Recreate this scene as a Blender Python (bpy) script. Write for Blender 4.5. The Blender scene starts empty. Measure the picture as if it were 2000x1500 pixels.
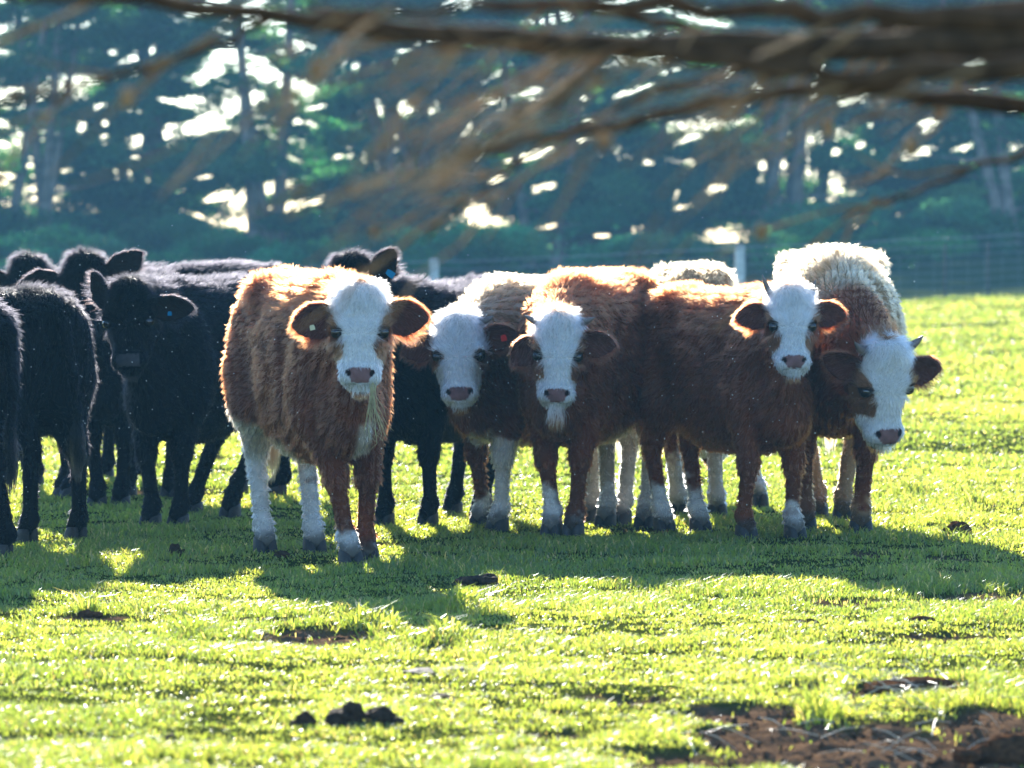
import bpy, math, time
import numpy as np
from mathutils import Matrix, Vector

rng = np.random.default_rng(7)
scene = bpy.context.scene
R = math.radians

# ------------------------------------------------------------------ camera
CAM_H, FPX = 1.40, 10000.0
PITCH = math.atan(275.0 / FPX)
cam_d = bpy.data.cameras.new('camera')
cam = bpy.data.objects.new('camera', cam_d)
scene.collection.objects.link(cam)
cam.location = (0, 0, CAM_H)
cam.rotation_euler = (math.pi / 2 - PITCH, 0, 0)
cam_d.sensor_width = 36
cam_d.lens = FPX / 2000 * 36
cam_d.clip_start = 0.1
cam_d.clip_end = 6000
cam_d.dof.use_dof = True
cam_d.dof.focus_distance = 22.4
cam_d.dof.aperture_fstop = 5.2
cam_d.dof.aperture_blades = 9
scene.camera = cam

# ------------------------------------------------------------------ light
SUN_EL, SUN_AZ = 18.3, 6.5            # azimuth: degrees to the left of straight ahead
world = bpy.data.worlds.new('World')
scene.world = world
world.use_nodes = True
wn = world.node_tree.nodes
wl = world.node_tree.links
sky = wn.new('ShaderNodeTexSky')
sky.sky_type = 'NISHITA'
sky.sun_disc = False
sky.sun_elevation = R(SUN_EL)
sky.sun_rotation = R(-SUN_AZ)
sky.air_density = 1.0
sky.dust_density = 0.1
sky.ozone_density = 5.0
bg = wn['Background']
wl.new(sky.outputs[0], bg.inputs[0])
bg.inputs[1].default_value = 0.115
sd = bpy.data.lights.new('sun', 'SUN')
sd.energy = 5.0
sd.angle = R(0.5)
sd.color = (1.0, 0.93, 0.82)
sun = bpy.data.objects.new('sun', sd)
scene.collection.objects.link(sun)
sv = Vector((-math.sin(R(SUN_AZ)) * math.cos(R(SUN_EL)), math.cos(R(SUN_AZ)) * math.cos(R(SUN_EL)), math.sin(R(SUN_EL))))
sun.rotation_euler = sv.to_track_quat('Z', 'Y').to_euler()
sun.location = sv * 50

scene.view_settings.view_transform = 'Standard'
scene.view_settings.look = 'None'
scene.view_settings.exposure = 1.88
scene.view_settings.gamma = 1.0

# ------------------------------------------------------------------ helpers
def ray(px, py):
    c, s = math.cos(PITCH), math.sin(PITCH)
    x = (px - 1000) / FPX; y = -(py - 750) / FPX
    return np.array([x, c + y * s, -s + y * c])

def P(px, py, D):
    d = ray(px, py)
    return np.array([0, 0, CAM_H]) + d * (D / d[1])

def G(px, py):
    d = ray(px, py)
    return np.array([0, 0, CAM_H]) + d * (CAM_H / -d[2])

def Dof(py):
    return G(1000, py)[1]

def project(X, Y, Z):
    c, s = math.cos(PITCH), math.sin(PITCH)
    z = Z - CAM_H
    dep = Y * c - z * s
    up = Y * s + z * c
    return 1000 + FPX * X / dep, 750 - FPX * up / dep

def tag(o, label=None, cat=None, group=None, kind=None):
    if label: o['label'] = label
    if cat: o['category'] = cat
    if group: o['group'] = group
    if kind: o['kind'] = kind
    return o

def link(o, parent=None):
    scene.collection.objects.link(o)
    if parent is not None: o.parent = parent
    return o

def empty(name, loc, rz=0.0):
    o = bpy.data.objects.new(name, None)
    o.empty_display_size = 0.2
    o.location = loc
    o.rotation_euler = (0, 0, rz)
    return link(o)

def mesh_np(name, verts, faces, mat, parent=None, smooth=True, cols=None):
    """verts (n,3); faces (m,k) int array or a list of such arrays"""
    if not isinstance(faces, list): faces = [faces]
    faces = [f for f in faces if len(f)]
    me = bpy.data.meshes.new(name)
    verts = np.asarray(verts, np.float32)
    me.vertices.add(len(verts))
    me.vertices.foreach_set('co', verts.ravel())
    nl = sum(f.size for f in faces); nf = sum(len(f) for f in faces)
    me.loops.add(nl)
    me.loops.foreach_set('vertex_index', np.concatenate([f.ravel() for f in faces]).astype(np.int32))
    me.polygons.add(nf)
    tot = np.concatenate([np.full(len(f), f.shape[1]) for f in faces])
    st = np.concatenate([[0], np.cumsum(tot)[:-1]])
    me.polygons.foreach_set('loop_start', st.astype(np.int32))
    me.polygons.foreach_set('use_smooth', np.full(nf, smooth, bool))
    me.update(calc_edges=True)
    if cols is not None:
        a = me.color_attributes.new('coat', 'FLOAT_COLOR', 'POINT')
        c4 = np.ones((len(verts), 4), np.float32); c4[:, :3] = cols
        a.data.foreach_set('color', c4.ravel())
    me.materials.append(mat)
    o = bpy.data.objects.new(name, me)
    return link(o, parent)

# value noise -----------------------------------------------------------
def _hash(ix, iy, iz, seed):
    h = (ix.astype(np.int64) * 374761393 + iy.astype(np.int64) * 668265263 + iz.astype(np.int64) * 2147483647 + seed * 1274126177) & 0xFFFFFFFF
    h = ((h ^ (h >> 13)) * 1274126177) & 0xFFFFFFFF
    h = h ^ (h >> 16)
    return (h & 0xFFFFFF).astype(np.float64) / 0xFFFFFF

def vnoise(p, freq, seed=0):
    """p (n,3) -> [0,1]"""
    q = p * freq
    i = np.floor(q).astype(np.int64)
    f = q - i
    f = f * f * (3 - 2 * f)
    r = 0
    for a in (0, 1):
        for b in (0, 1):
            for c in (0, 1):
                w = (f[:, 0] if a else 1 - f[:, 0]) * (f[:, 1] if b else 1 - f[:, 1]) * (f[:, 2] if c else 1 - f[:, 2])
                r = r + w * _hash(i[:, 0] + a, i[:, 1] + b, i[:, 2] + c, seed)
    return r

def fbm(p, freq, seed=0, oct=3):
    r = 0; a = 1; t = 0
    for k in range(oct):
        r = r + a * vnoise(p, freq * 2 ** k, seed + k); t += a; a *= 0.5
    return r / t

def sstep(a, b, x):
    t = np.clip((x - a) / (b - a), 0, 1)
    return t * t * (3 - 2 * t)

def unit(v):
    v = np.asarray(v, float)
    return v / (np.linalg.norm(v, axis=-1, keepdims=True) + 1e-12)

# ------------------------------------------------------------------ materials
def new_mat(name):
    m = bpy.data.materials.new(name)
    m.use_nodes = True
    nt = m.node_tree
    return m, nt, nt.nodes['Principled BSDF']

def simple_mat(name, col, rough=0.7, noise=0.0, scale=20, spec=0.3, bump=0.0):
    m, nt, b = new_mat(name)
    b.inputs['Roughness'].default_value = rough
    b.inputs['Specular IOR Level'].default_value = spec
    tc = nt.nodes.new('ShaderNodeTexCoord')
    n = nt.nodes.new('ShaderNodeTexNoise')
    n.inputs['Scale'].default_value = scale
    n.inputs['Detail'].default_value = 6
    nt.links.new(tc.outputs['Object'], n.inputs['Vector'])
    r = nt.nodes.new('ShaderNodeValToRGB')
    r.color_ramp.elements[0].position = 0.3
    r.color_ramp.elements[1].position = 0.7
    c = np.array(col)
    r.color_ramp.elements[0].color = (*np.clip(c * (1 - noise), 0, 1), 1)
    r.color_ramp.elements[1].color = (*np.clip(c * (1 + noise), 0, 1), 1)
    nt.links.new(n.outputs[0], r.inputs[0])
    nt.links.new(r.outputs[0], b.inputs['Base Color'])
    if bump:
        bp = nt.nodes.new('ShaderNodeBump')
        bp.inputs['Strength'].default_value = bump
        bp.inputs['Distance'].default_value = 0.01
        nt.links.new(n.outputs[0], bp.inputs['Height'])
        nt.links.new(bp.outputs[0], b.inputs['Normal'])
    return m

def coat_mat(name='hide'):
    m, nt, b = new_mat(name)
    a = nt.nodes.new('ShaderNodeAttribute'); a.attribute_name = 'coat'
    tc = nt.nodes.new('ShaderNodeTexCoord')
    n = nt.nodes.new('ShaderNodeTexNoise')
    n.inputs['Scale'].default_value = 60
    n.inputs['Detail'].default_value = 5
    nt.links.new(tc.outputs['Object'], n.inputs['Vector'])
    mr = nt.nodes.new('ShaderNodeMapRange')
    mr.inputs[3].default_value = 0.65; mr.inputs[4].default_value = 1.1
    nt.links.new(n.outputs[0], mr.inputs[0])
    mx = nt.nodes.new('ShaderNodeVectorMath'); mx.operation = 'SCALE'
    nt.links.new(a.outputs['Color'], mx.inputs[0])
    nt.links.new(mr.outputs[0], mx.inputs['Scale'])
    nt.links.new(mx.outputs[0], b.inputs['Base Color'])
    b.inputs['Roughness'].default_value = 0.75
    b.inputs['Specular IOR Level'].default_value = 0.04
    bp = nt.nodes.new('ShaderNodeBump')
    bp.inputs['Strength'].default_value = 0.25
    bp.inputs['Distance'].default_value = 0.008
    nt.links.new(n.outputs[0], bp.inputs['Height'])
    nt.links.new(bp.outputs[0], b.inputs['Normal'])
    return m

def hair_mat(ior=1.5):
    m = bpy.data.materials.new('fur'); m.use_nodes = True
    nt = m.node_tree
    nt.nodes.remove(nt.nodes['Principled BSDF'])
    out = nt.nodes['Material Output']
    a = nt.nodes.new('ShaderNodeAttribute'); a.attribute_name = 'coat'
    h = nt.nodes.new('ShaderNodeBsdfHairPrincipled')
    h.model = 'CHIANG'
    h.parametrization = 'COLOR'
    nt.links.new(a.outputs['Color'], h.inputs['Color'])
    h.inputs['IOR'].default_value = ior
    h.inputs['Roughness'].default_value = 0.35
    h.inputs['Radial Roughness'].default_value = 0.6
    h.inputs['Random Roughness'].default_value = 0.2
    nt.links.new(h.outputs[0], out.inputs['Surface'])
    return m

M_HIDE = coat_mat()
M_FUR = hair_mat(1.42)
M_FURB = hair_mat(1.22)
M_HOOF = simple_mat('hoof', (0.035, 0.03, 0.028), 0.6, 0.4, 40, 0.3, 0.3)
M_HORN = simple_mat('horn', (0.16, 0.12, 0.10), 0.45, 0.4, 30, 0.4, 0.2)
M_EYE = simple_mat('eye', (0.012, 0.008, 0.007), 0.08, 0.2, 30, 0.7)
M_TAGB = simple_mat('blue_plastic', (0.01, 0.17, 0.30), 0.8, 0.1, 20, .05)
M_TAGW = simple_mat('cream_plastic', (0.6, 0.55, 0.35), 0.4, 0.1, 20)
M_TAGR = simple_mat('red_plastic', (.75, .04, .03), .4, .1, 20)
M_HAY = simple_mat('hay', (0.42, 0.36, 0.18), 0.6, 0.3, 30)

# ------------------------------------------------------------------ implicit surfaces
class Field:
    def __init__(s, lo, hi, h):
        s.lo = np.array(lo, float); s.h = h
        s.n = np.ceil((np.array(hi) - s.lo) / h).astype(int) + 1
        s.F = np.full(s.n, 0.5, np.float32)
    def region(s, lo, hi, m):
        a = np.clip(np.floor((np.array(lo) - m - s.lo) / s.h).astype(int), 0, s.n - 1)
        b = np.clip(np.ceil((np.array(hi) + m - s.lo) / s.h).astype(int) + 1, 1, s.n)
        if np.any(b <= a): return None, None
        g = [(s.lo[k] + s.h * np.arange(a[k], b[k])).astype(np.float32) for k in range(3)]
        X, Y, Z = np.meshgrid(*g, indexing='ij', sparse=True)
        return (slice(a[0], b[0]), slice(a[1], b[1]), slice(a[2], b[2])), (X, Y, Z)
    def blend(s, sl, d, k, sub=False):
        f = s.F[sl]
        if sub:
            d = -d
            h = np.clip(0.5 - 0.5 * (f - d) / k, 0, 1)
            s.F[sl] = f + (d - f) * h + k * h * (1 - h)
        else:
            h = np.clip(0.5 + 0.5 * (f - d) / k, 0, 1)
            s.F[sl] = f + (d - f) * h - k * h * (1 - h)
    def cone(s, a, b, ra, rb, k=0.03, side=None, sq=1.0, sub=False):
        a = np.asarray(a, float); b = np.asarray(b, float)
        r = max(ra, rb) * max(1, sq)
        sl, g = s.region(np.minimum(a, b) - r, np.maximum(a, b) + r, k + 3 * s.h)
        if sl is None: return
        X, Y, Z = g
        ab = b - a; L2 = max(float(ab @ ab), 1e-8)
        qx, qy, qz = X - a[0], Y - a[1], Z - a[2]
        t = np.clip((qx * ab[0] + qy * ab[1] + qz * ab[2]) / L2, 0, 1)
        rx, ry, rz = qx - t * ab[0], qy - t * ab[1], qz - t * ab[2]
        d2 = rx * rx + ry * ry + rz * rz
        rad = ra + (rb - ra) * t
        if side is not None:
            u = unit(side)
            du = rx * u[0] + ry * u[1] + rz * u[2]
            d2 = d2 + du * du * (1 / sq ** 2 - 1)
            d = (np.sqrt(d2) - rad) * min(1, sq)
        else:
            d = np.sqrt(d2) - rad
        s.blend(sl, d.astype(np.float32), k, sub)
    def ell(s, c, M, r, k=0.03, sub=False):
        """M: rows are the ellipsoid's axes"""
        c = np.asarray(c, float); M = np.asarray(M, float); r = np.asarray(r, float)
        R_ = np.max(r)
        sl, g = s.region(c - R_, c + R_, k + 3 * s.h)
        if sl is None: return
        X, Y, Z = g
        q = [X - c[0], Y - c[1], Z - c[2]]
        k0 = 0; k1 = 0
        for i in range(3):
            u = (q[0] * M[i, 0] + q[1] * M[i, 1] + q[2] * M[i, 2])
            k0 = k0 + (u / r[i]) ** 2; k1 = k1 + (u / r[i] ** 2) ** 2
        k0 = np.sqrt(k0); k1 = np.sqrt(k1) + 1e-6
        d = k0 * (k0 - 1) / k1
        s.blend(sl, d.astype(np.float32), k, sub)
    def loft(s, o, M, st, hw, hh, cc, ex=2.3, k=0.03):
        """along axis M[0]; stations st, half width along M[1], half height along M[2], centre offset cc along M[2]"""
        o = np.asarray(o, float); M = np.asarray(M, float)
        L = max(abs(st[0]), abs(st[-1])); rr = max(L, max(hw), max(hh) + max(abs(np.array(cc))))
        sl, g = s.region(o - rr, o + rr, k + 2 * s.h)
        X, Y, Z = g
        q = [X - o[0], Y - o[1], Z - o[2]]
        u, v, w = [(q[0] * M[i, 0] + q[1] * M[i, 1] + q[2] * M[i, 2]).astype(np.float32) for i in range(3)]
        xs = np.linspace(st[0], st[-1], 200)
        def spl(y):      # smoothed interpolation
            yi = np.interp(xs, st, y)
            kk = np.hanning(25); kk /= kk.sum()
            return np.convolve(np.pad(yi, 12, mode='edge'), kk, 'valid')
        HW = np.interp(u, xs, spl(hw)); HH = np.interp(u, xs, spl(hh)); C = np.interp(u, xs, spl(cc))
        rad = (np.abs(v / HW) ** ex + np.abs((w - C) / HH) ** ex) ** (1 / ex)
        mn = np.minimum(HW, HH)
        d = (rad - 1) * mn
        e = np.maximum(st[0] - u, u - st[-1])
        # rounded ends
        d = np.where(e > 0, np.sqrt(np.maximum(d, 0) ** 2 + e ** 2) + np.minimum(d, 0) * 0, np.maximum(d, np.maximum(e, -1)))
        s.blend(sl, d.astype(np.float32), k)
    def ear(s, b, e, w, t, L, W, k=0.02):
        lo = np.minimum(b, b + e * L) - W; hi = np.maximum(b, b + e * L) + W
        sl, g = s.region(lo, hi, k + 3 * s.h)
        if sl is None: return
        X, Y, Z = g
        q = [X - b[0], Y - b[1], Z - b[2]]
        U, Wv, T = [q[0] * a[0] + q[1] * a[1] + q[2] * a[2] for a in (e, w, t)]
        u = U / L
        hw = W * np.interp(u, [-.15, 0, .2, .5, .75, .9, 1.0], [.35, .55, .88, 1.0, .72, .42, .06])
        T0 = -0.030 * (1 - (Wv / W) ** 2) * (W / 0.06) + 0.03 * u * u
        th = 0.0105 + 0.012 * np.clip(0.3 - u, 0, 1)
        d = np.maximum(np.maximum(np.abs(T - T0) - th, np.abs(Wv) - hw), np.maximum(-U - 0.02, U - L))
        s.blend(sl, (d * 0.9).astype(np.float32), k)

def surface_nets(fd):
    F = fd.F; h = fd.h
    S = F < 0
    n = np.array(F.shape)
    c = np.zeros(n - 1, np.int8)
    for a in (0, 1):
        for b in (0, 1):
            for d in (0, 1):
                c += S[a:n[0] - 1 + a, b:n[1] - 1 + b, d:n[2] - 1 + d]
    mask = (c > 0) & (c < 8)
    I = np.argwhere(mask)
    idx = np.full(mask.shape, -1, np.int32)
    idx[mask] = np.arange(len(I))
    cor = [(a, b, d) for a in (0, 1) for b in (0, 1) for d in (0, 1)]
    V = np.stack([F[I[:, 0] + a, I[:, 1] + b, I[:, 2] + d] for a, b, d in cor], 1)
    acc = np.zeros((len(I), 3)); cnt = np.zeros(len(I))
    for i in range(8):
        for j in range(i + 1, 8):
            df = np.array(cor[j]) - np.array(cor[i])
            if np.abs(df).sum() != 1: continue
            x = (V[:, i] < 0) != (V[:, j] < 0)
            t = np.where(x, V[:, i] / (V[:, i] - V[:, j] + 1e-12), 0)
            p = np.array(cor[i])[None] + t[:, None] * df[None]
            acc += p * x[:, None]; cnt += x
    v = (acc / cnt[:, None] + I) * h + fd.lo
    quads = []
    for ax in range(3):
        a1, a2 = (ax + 1) % 3, (ax + 2) % 3
        s0 = [slice(1, -1)] * 3; s1 = [slice(1, -1)] * 3
        s0[ax] = slice(0, n[ax] - 1); s1[ax] = slice(1, n[ax])
        A = S[tuple(s0)]; B = S[tuple(s1)]
        E = np.argwhere(A != B)
        off = np.array([1, 1, 1]); off[ax] = 0
        sg = A[E[:, 0], E[:, 1], E[:, 2]]
        E = E + off
        def cell(d1, d2):
            q = E.copy(); q[:, a1] -= d1; q[:, a2] -= d2
            return idx[q[:, 0], q[:, 1], q[:, 2]]
        Q = np.stack([cell(1, 1), cell(0, 1), cell(0, 0), cell(1, 0)], 1)
        Q[~sg] = Q[~sg][:, ::-1]
        quads.append(Q)
    Q = np.concatenate(quads)
    return v, Q[(Q >= 0).all(1)]

def vnormals(v, q):
    fn = np.cross(v[q[:, 2]] - v[q[:, 0]], v[q[:, 3]] - v[q[:, 1]])
    vn = np.zeros_like(v)
    for k in range(4):
        for c in range(3):
            vn[:, c] += np.bincount(q[:, k], fn[:, c], len(v))
    return unit(vn), np.linalg.norm(fn, axis=1) / 2

def smooth_mesh(v, q, it=2, lam=0.5):
    e = np.concatenate([q[:, [0, 1]], q[:, [1, 2]], q[:, [2, 3]], q[:, [3, 0]]])
    deg = np.bincount(e[:, 0], minlength=len(v)) + np.bincount(e[:, 1], minlength=len(v)) + 1e-9
    for i in range(it):
        for l in (lam, -lam * 0.95 if i < it - 1 else 0):
            s = np.zeros_like(v)
            for c in range(3):
                s[:, c] = np.bincount(e[:, 0], v[e[:, 1], c], len(v)) + np.bincount(e[:, 1], v[e[:, 0], c], len(v))
            v = v + l * (s / deg[:, None] - v)
    return v

def hair_obj(name, pts, rad, cols, mat, parent):
    """pts (n,k,3), rad (k,) or (n,k), cols (n,3)"""
    n, k = pts.shape[:2]
    hc = bpy.data.hair_curves.new(name)
    hc.add_curves([k] * n)
    hc.attributes['position'].data.foreach_set('vector', pts.astype(np.float32).ravel())
    r = hc.attributes.get('radius') or hc.attributes.new('radius', 'FLOAT', 'POINT')
    r.data.foreach_set('value', np.broadcast_to(rad, (n, k)).astype(np.float32).ravel())
    a = hc.attributes.new('coat', 'FLOAT_COLOR', 'CURVE')
    c4 = np.ones((n, 4), np.float32); c4[:, :3] = cols
    a.data.foreach_set('color', c4.ravel())
    hc.materials.append(mat)
    o = bpy.data.objects.new(name, hc)
    return link(o, parent)

def uv_ball(c, r, n=16, m=10, M=None):
    th = np.linspace(0, math.pi, m + 1)[1:-1]; ph = np.linspace(0, 2 * math.pi, n, endpoint=False)
    T, Ph = np.meshgrid(th, ph, indexing='ij')
    v = np.stack([np.sin(T) * np.cos(Ph), np.sin(T) * np.sin(Ph), np.cos(T)], -1).reshape(-1, 3)
    v = np.concatenate([v, [[0, 0, 1], [0, 0, -1]]])
    q = []; t = []
    for i in range(m - 2):
        for j in range(n):
            q.append([i * n + j, (i + 1) * n + j, (i + 1) * n + (j + 1) % n, i * n + (j + 1) % n])
    N = (m - 1) * n
    for j in range(n):
        t.append([N, j, (j + 1) % n]); t.append([N + 1, (m - 2) * n + (j + 1) % n, (m - 2) * n + j])
    v = v * np.asarray(r)
    if M is not None: v = v @ M
    return v + np.asarray(c), [np.array(q), np.array(t)]

def tube(path, rads, n=8, cap=True):
    path = np.asarray(path, float); m = len(path)
    rads = np.broadcast_to(rads, (m,))
    tan = unit(np.gradient(path, axis=0))
    ref = np.array([0.13, 0.27, 0.95]) if abs(tan[0][2]) < 0.9 else np.array([1.0, 0.1, 0])
    V = []
    u = unit(np.cross(tan[0], ref))
    for i in range(m):
        u = unit(u - tan[i] * (u @ tan[i])); w = np.cross(tan[i], u)
        a = np.linspace(0, 2 * math.pi, n, endpoint=False)
        V.append(path[i] + rads[i] * (np.cos(a)[:, None] * u + np.sin(a)[:, None] * w))
    V = np.concatenate(V)
    i = np.arange(m - 1)[:, None]; j = np.arange(n)[None]
    q = np.stack([i * n + j, i * n + (j + 1) % n, (i + 1) * n + (j + 1) % n, (i + 1) * n + j], -1).reshape(-1, 4)
    return V, q

class Bag:
    """collects pieces that form ONE mesh"""
    def __init__(s): s.v = []; s.q = []; s.t = []; s.n = 0
    def add(s, v, fs):
        if not isinstance(fs, list): fs = [fs]
        for f in fs:
            f = np.asarray(f)
            (s.q if f.shape[1] == 4 else s.t).append(f + s.n)
        s.v.append(v); s.n += len(v); return s
    def build(s, name, mat, parent=None, smooth=True):
        fs = []
        if s.q: fs.append(np.concatenate(s.q))
        if s.t: fs.append(np.concatenate(s.t))
        return mesh_np(name, np.concatenate(s.v), fs, mat, parent, smooth)

# ------------------------------------------------------------------ cattle
BROWN = np.array([0.165, 0.044, 0.015]); DBROWN = np.array([0.09, 0.030, 0.014])
TAN = np.array([0.42, 0.24, 0.12]); CREAM = np.array([0.72, 0.60, 0.46]); WHITE = np.array([0.84, 0.82, 0.79])
BLACK = np.array([0.006, 0.006, 0.008]); PINK = np.array([0.25, 0.125, 0.11]); EYEP = np.array([0.19, 0.085, 0.04])

def build_cow(c):
    s = c['s']; w = c.get('w', 1.0); th = R(c['th'])
    fwd = np.array([math.sin(th), -math.cos(th), 0.0]); lef = np.array([math.cos(th), math.sin(th), 0.0]) * 1.0
    # local axes: x = forward, y = left of the animal, z = up
    lef = np.array([-fwd[1], fwd[0], 0.0])
    FX, HX = 0.40 * s, -0.56 * s
    if 'hind' in c:
        root = G(*c['hind']) - fwd * HX; ank = root + fwd * FX
    else:
        ank = G(*c['front']); root = ank - fwd * FX
    root[2] = 0
    RM = np.stack([fwd, lef, [0, 0, 1.0]])           # rows = local axes in the world
    toL = lambda p: RM @ (np.asarray(p) - root)
    toW = lambda p: root + np.asarray(p) @ RM
    dirL = lambda d: RM @ np.asarray(d)
    # ---- head frame
    hs = c.get('hs', 1.0)
    fY = ank[1]
    poll = P(c['poll'][0], c['poll'][1], fY + c.get('hd', -0.30))
    ya, pi_, ro = [R(a) for a in c.get('head', (0, 15, 0))]
    # face normal n points to the camera when yaw is 0; pitch > 0 raises the nose towards the camera
    Ry = np.array([[math.cos(ya), -math.sin(ya), 0], [math.sin(ya), math.cos(ya), 0], [0, 0, 1]])
    n0 = np.array([0, -math.cos(pi_), math.sin(pi_)])
    l0 = np.array([0, -math.sin(pi_), -math.cos(pi_)])
    s0 = np.array([1.0, 0, 0])
    # roll about n
    s1 = s0 * math.cos(ro) + l0 * math.sin(ro); l1 = -s0 * math.sin(ro) + l0 * math.cos(ro)
    S_, N_, L_ = [dirL(Ry @ a) for a in (s1, n0, l1)]
    PO = toL(poll)
    lk = 0.80
    wk = c.get('wk', .94)
    H = lambda a, b, d: PO + hs * (a * wk * S_ + b * N_ + d * lk * L_)
    # ---- body stations
    zs = s
    lo = np.array([-0.95 * s, -0.62, -0.02]); hi = np.array([0.85 * s, 0.62, 1.45 * s])
    ext = 0.42 * hs
    lo = np.minimum(lo, PO - 0.62 * hs); hi = np.maximum(hi, PO + 0.62 * hs); lo[2] = -0.02
    fd = Field(lo, hi, 0.0092)
    I3 = np.eye(3)
    st = np.array([-.69, -.60, -.48, -.30, -.10, .12, .32, .48, .58]) * s
    tw = c.get('belly', 1.0)
    hw = np.array([.09, .17, .215, .245, .265, .25, .20, .155, .10]) * s * w
    top = np.array([1.08, 1.13, 1.165, 1.15, 1.135, 1.14, 1.165, 1.11, 1.00]) * s
    bot = np.array([.86, .66, .53, .44, .39, .385, .39, .43, .54]) * s
    bot = bot - (tw - 1) * 0.3
    fd.loft((0, 0, 0), I3, st, hw, (top - bot) / 2, (top + bot) / 2, 2.25, 0.05)
    rid = c.get('bony', 0.5)
    for sg in (1, -1):
        W = w * s * sg
        fd.ell((.37 * s, .135 * W, .78 * s), np.array([[.96, 0, -.25], [0, 1, 0], [.25, 0, .96]]), np.array([.13, .088, .27]) * s, 0.04)
        fd.ell((-.50 * s, .135 * W, .80 * s), np.array([[.95, 0, .3], [0, 1, 0], [-.3, 0, .95]]), np.array([.18, .122, .30]) * s, 0.045)
        fd.ell((-.24 * s, .30 * W, .70 * s), I3, np.array([.09, .06, .17]) * s, 0.05, sub=True)
        fd.ell((.20 * s, .285 * W, .84 * s), I3, np.array([.05, .05, .22]) * s, 0.05, sub=True)
        fd.ell((-.26 * s, .25 * W, 1.02 * s), I3, np.array([.10, .06, .06]) * s, 0.05, sub=True)
        fd.ell((-.42 * s, .155 * W, 1.085 * s), I3, np.array([.08, .05, .05]) * s, 0.06)
        fd.ell((-.66 * s, .08 * W, 1.03 * s), I3, np.array([.05, .04, .06]) * s, 0.05)
    fd.ell((.50 * s, 0, .64 * s), np.array([[.9, 0, .4], [0, 1, 0], [-.4, 0, .9]]), np.array([.14, .12, .20]) * s, 0.07)
    # ---- neck
    p0 = np.array([.36 * s, 0, .88 * s]); p2 = H(0, -.135, .085)
    if c.get('down'):
        p1 = p0 * 0.5 + p2 * 0.5 + np.array([.12 * s, 0, .06])
    else:
        p1 = np.array([p0[0] * .45 + p2[0] * .55, p0[1] * .55 + p2[1] * .45, p0[2] * .42 + p2[2] * .58])
    pts = []
    for t in np.linspace(0, 1, 9):
        pts.append((1 - t) ** 2 * p0 + 2 * t * (1 - t) * p1 + t * t * p2)
    nk = c.get('neck', 1.0)
    for i in range(8):
        t0, t1 = i / 8, (i + 1) / 8
        ra = (.215 * (1 - t0) + .098 * t0) * s * nk; rb = (.215 * (1 - t1) + .098 * t1) * s * nk
        tn = unit(pts[i + 1] - pts[i]); sd_ = np.cross(tn, [0, 0, 1.0])
        if np.linalg.norm(sd_) < .2: sd_ = np.array([0, 1.0, 0])
        fd.cone(pts[i], pts[i + 1], ra, rb, 0.05, sd_, 0.70 + .1 * t0)
    # dewlap
    thr = H(0, -.17, .24); br = np.array([.56 * s, 0, .56 * s])
    mid = (thr + br) / 2 + np.array([-.02, 0, -0.02])
    fd.cone(thr, mid, .05 * s, .06 * s, 0.08); fd.cone(mid, br, .06 * s, .07 * s, 0.08)
    # ---- legs
    hoofs = []
    legs_axis = []
    for k, (front, sg) in enumerate(((1, 1), (1, -1), (0, 1), (0, -1))):
        spread = (0.10 if front else 0.12) * s * w
        x0 = FX if front else HX
        base = np.array([x0, sg * spread, 0.0])
        tgt = c.get('feet', [None] * 4)[k]
        hf = base.copy()
        if tgt is not None:
            wd = toW(base)
            if isinstance(tgt, tuple):
                wd = G(*tgt)
                wb = toW(base); yy = wd[1] * .4 + wb[1] * .6
                wd = np.array([(tgt[0] - 1000) * yy / FPX, yy, 0])
            else:
                wd = np.array([(tgt - 1000) * wd[1] / FPX, wd[1], 0])
            hf = toL(wd); hf[2] = 0
            dd = hf - base; m_ = np.linalg.norm(dd)
            if m_ > 0.30 * s: hf = base + dd * 0.30 * s / m_
        f = c.get('fat', .93)
        fx = np.array([1.0, 0, 0])
        if front:
            el = np.array([.36 * s, sg * .13 * s * w, .60 * s])
            kn = el * .42 + hf * .58; kn[2] = .335 * s; kn[0] += .03 * s
            fe = hf + np.array([-.015 * s, 0, .105 * s]) ; fe = fe * .9 + np.array([kn[0], kn[1], .105 * s]) * .1
            fd.cone((.33 * s, sg * .125 * s * w, .70 * s), el, .11 * s * f, .095 * s * f, 0.05)
            fd.cone(el, kn + (0, 0, .03 * s), .088 * s * f, .054 * s * f, 0.03)
            fd.ell(kn, I3, np.array([.055, .050, .062]) * s * f, 0.03)
            fd.cone(kn, fe, .039 * s * f, .034 * s * f, 0.02)
        else:
            sti = np.array([-.42 * s, sg * .165 * s * w, .62 * s])
            hk = np.array([-.63 * s, sg * .13 * s * w, .40 * s]) * .55 + np.array([hf[0] - .07 * s, hf[1], .40 * s]) * .45
            fe = hf + np.array([-.02 * s, 0, .11 * s])
            fd.cone(np.array([-.50 * s, sg * .14 * s * w, .75 * s]), sti, .15 * s * f, .13 * s * f, 0.06)
            fd.cone(sti, hk + (.03 * s, 0, .03 * s), .115 * s * f, .060 * s * f, 0.04)
            fd.ell(hk, I3, np.array([.056, .042, .070]) * s * f, 0.03)
            fd.cone(hk + (-.02 * s, 0, .04 * s), (-.56 * s, sg * .13 * s * w, .72 * s), .022 * s, .05 * s, 0.04)
            fd.cone(hk, fe, .041 * s * f, .035 * s * f, 0.02)
        fd.ell(fe, I3, np.array([.047, .046, .045]) * s * f, 0.02)
        pa = hf + np.array([.02 * s, 0, .062 * s])
        fd.cone(fe, pa, .040 * s * f, .046 * s * f, 0.015)
        hoofs.append(hf)
        legs_axis.append((hf, kn if front else hk))
    # ---- tail
    tb = np.array([-.68 * s, 0, 1.10 * s]); tl = c.get('tail', (0.0, 0.0))
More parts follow.
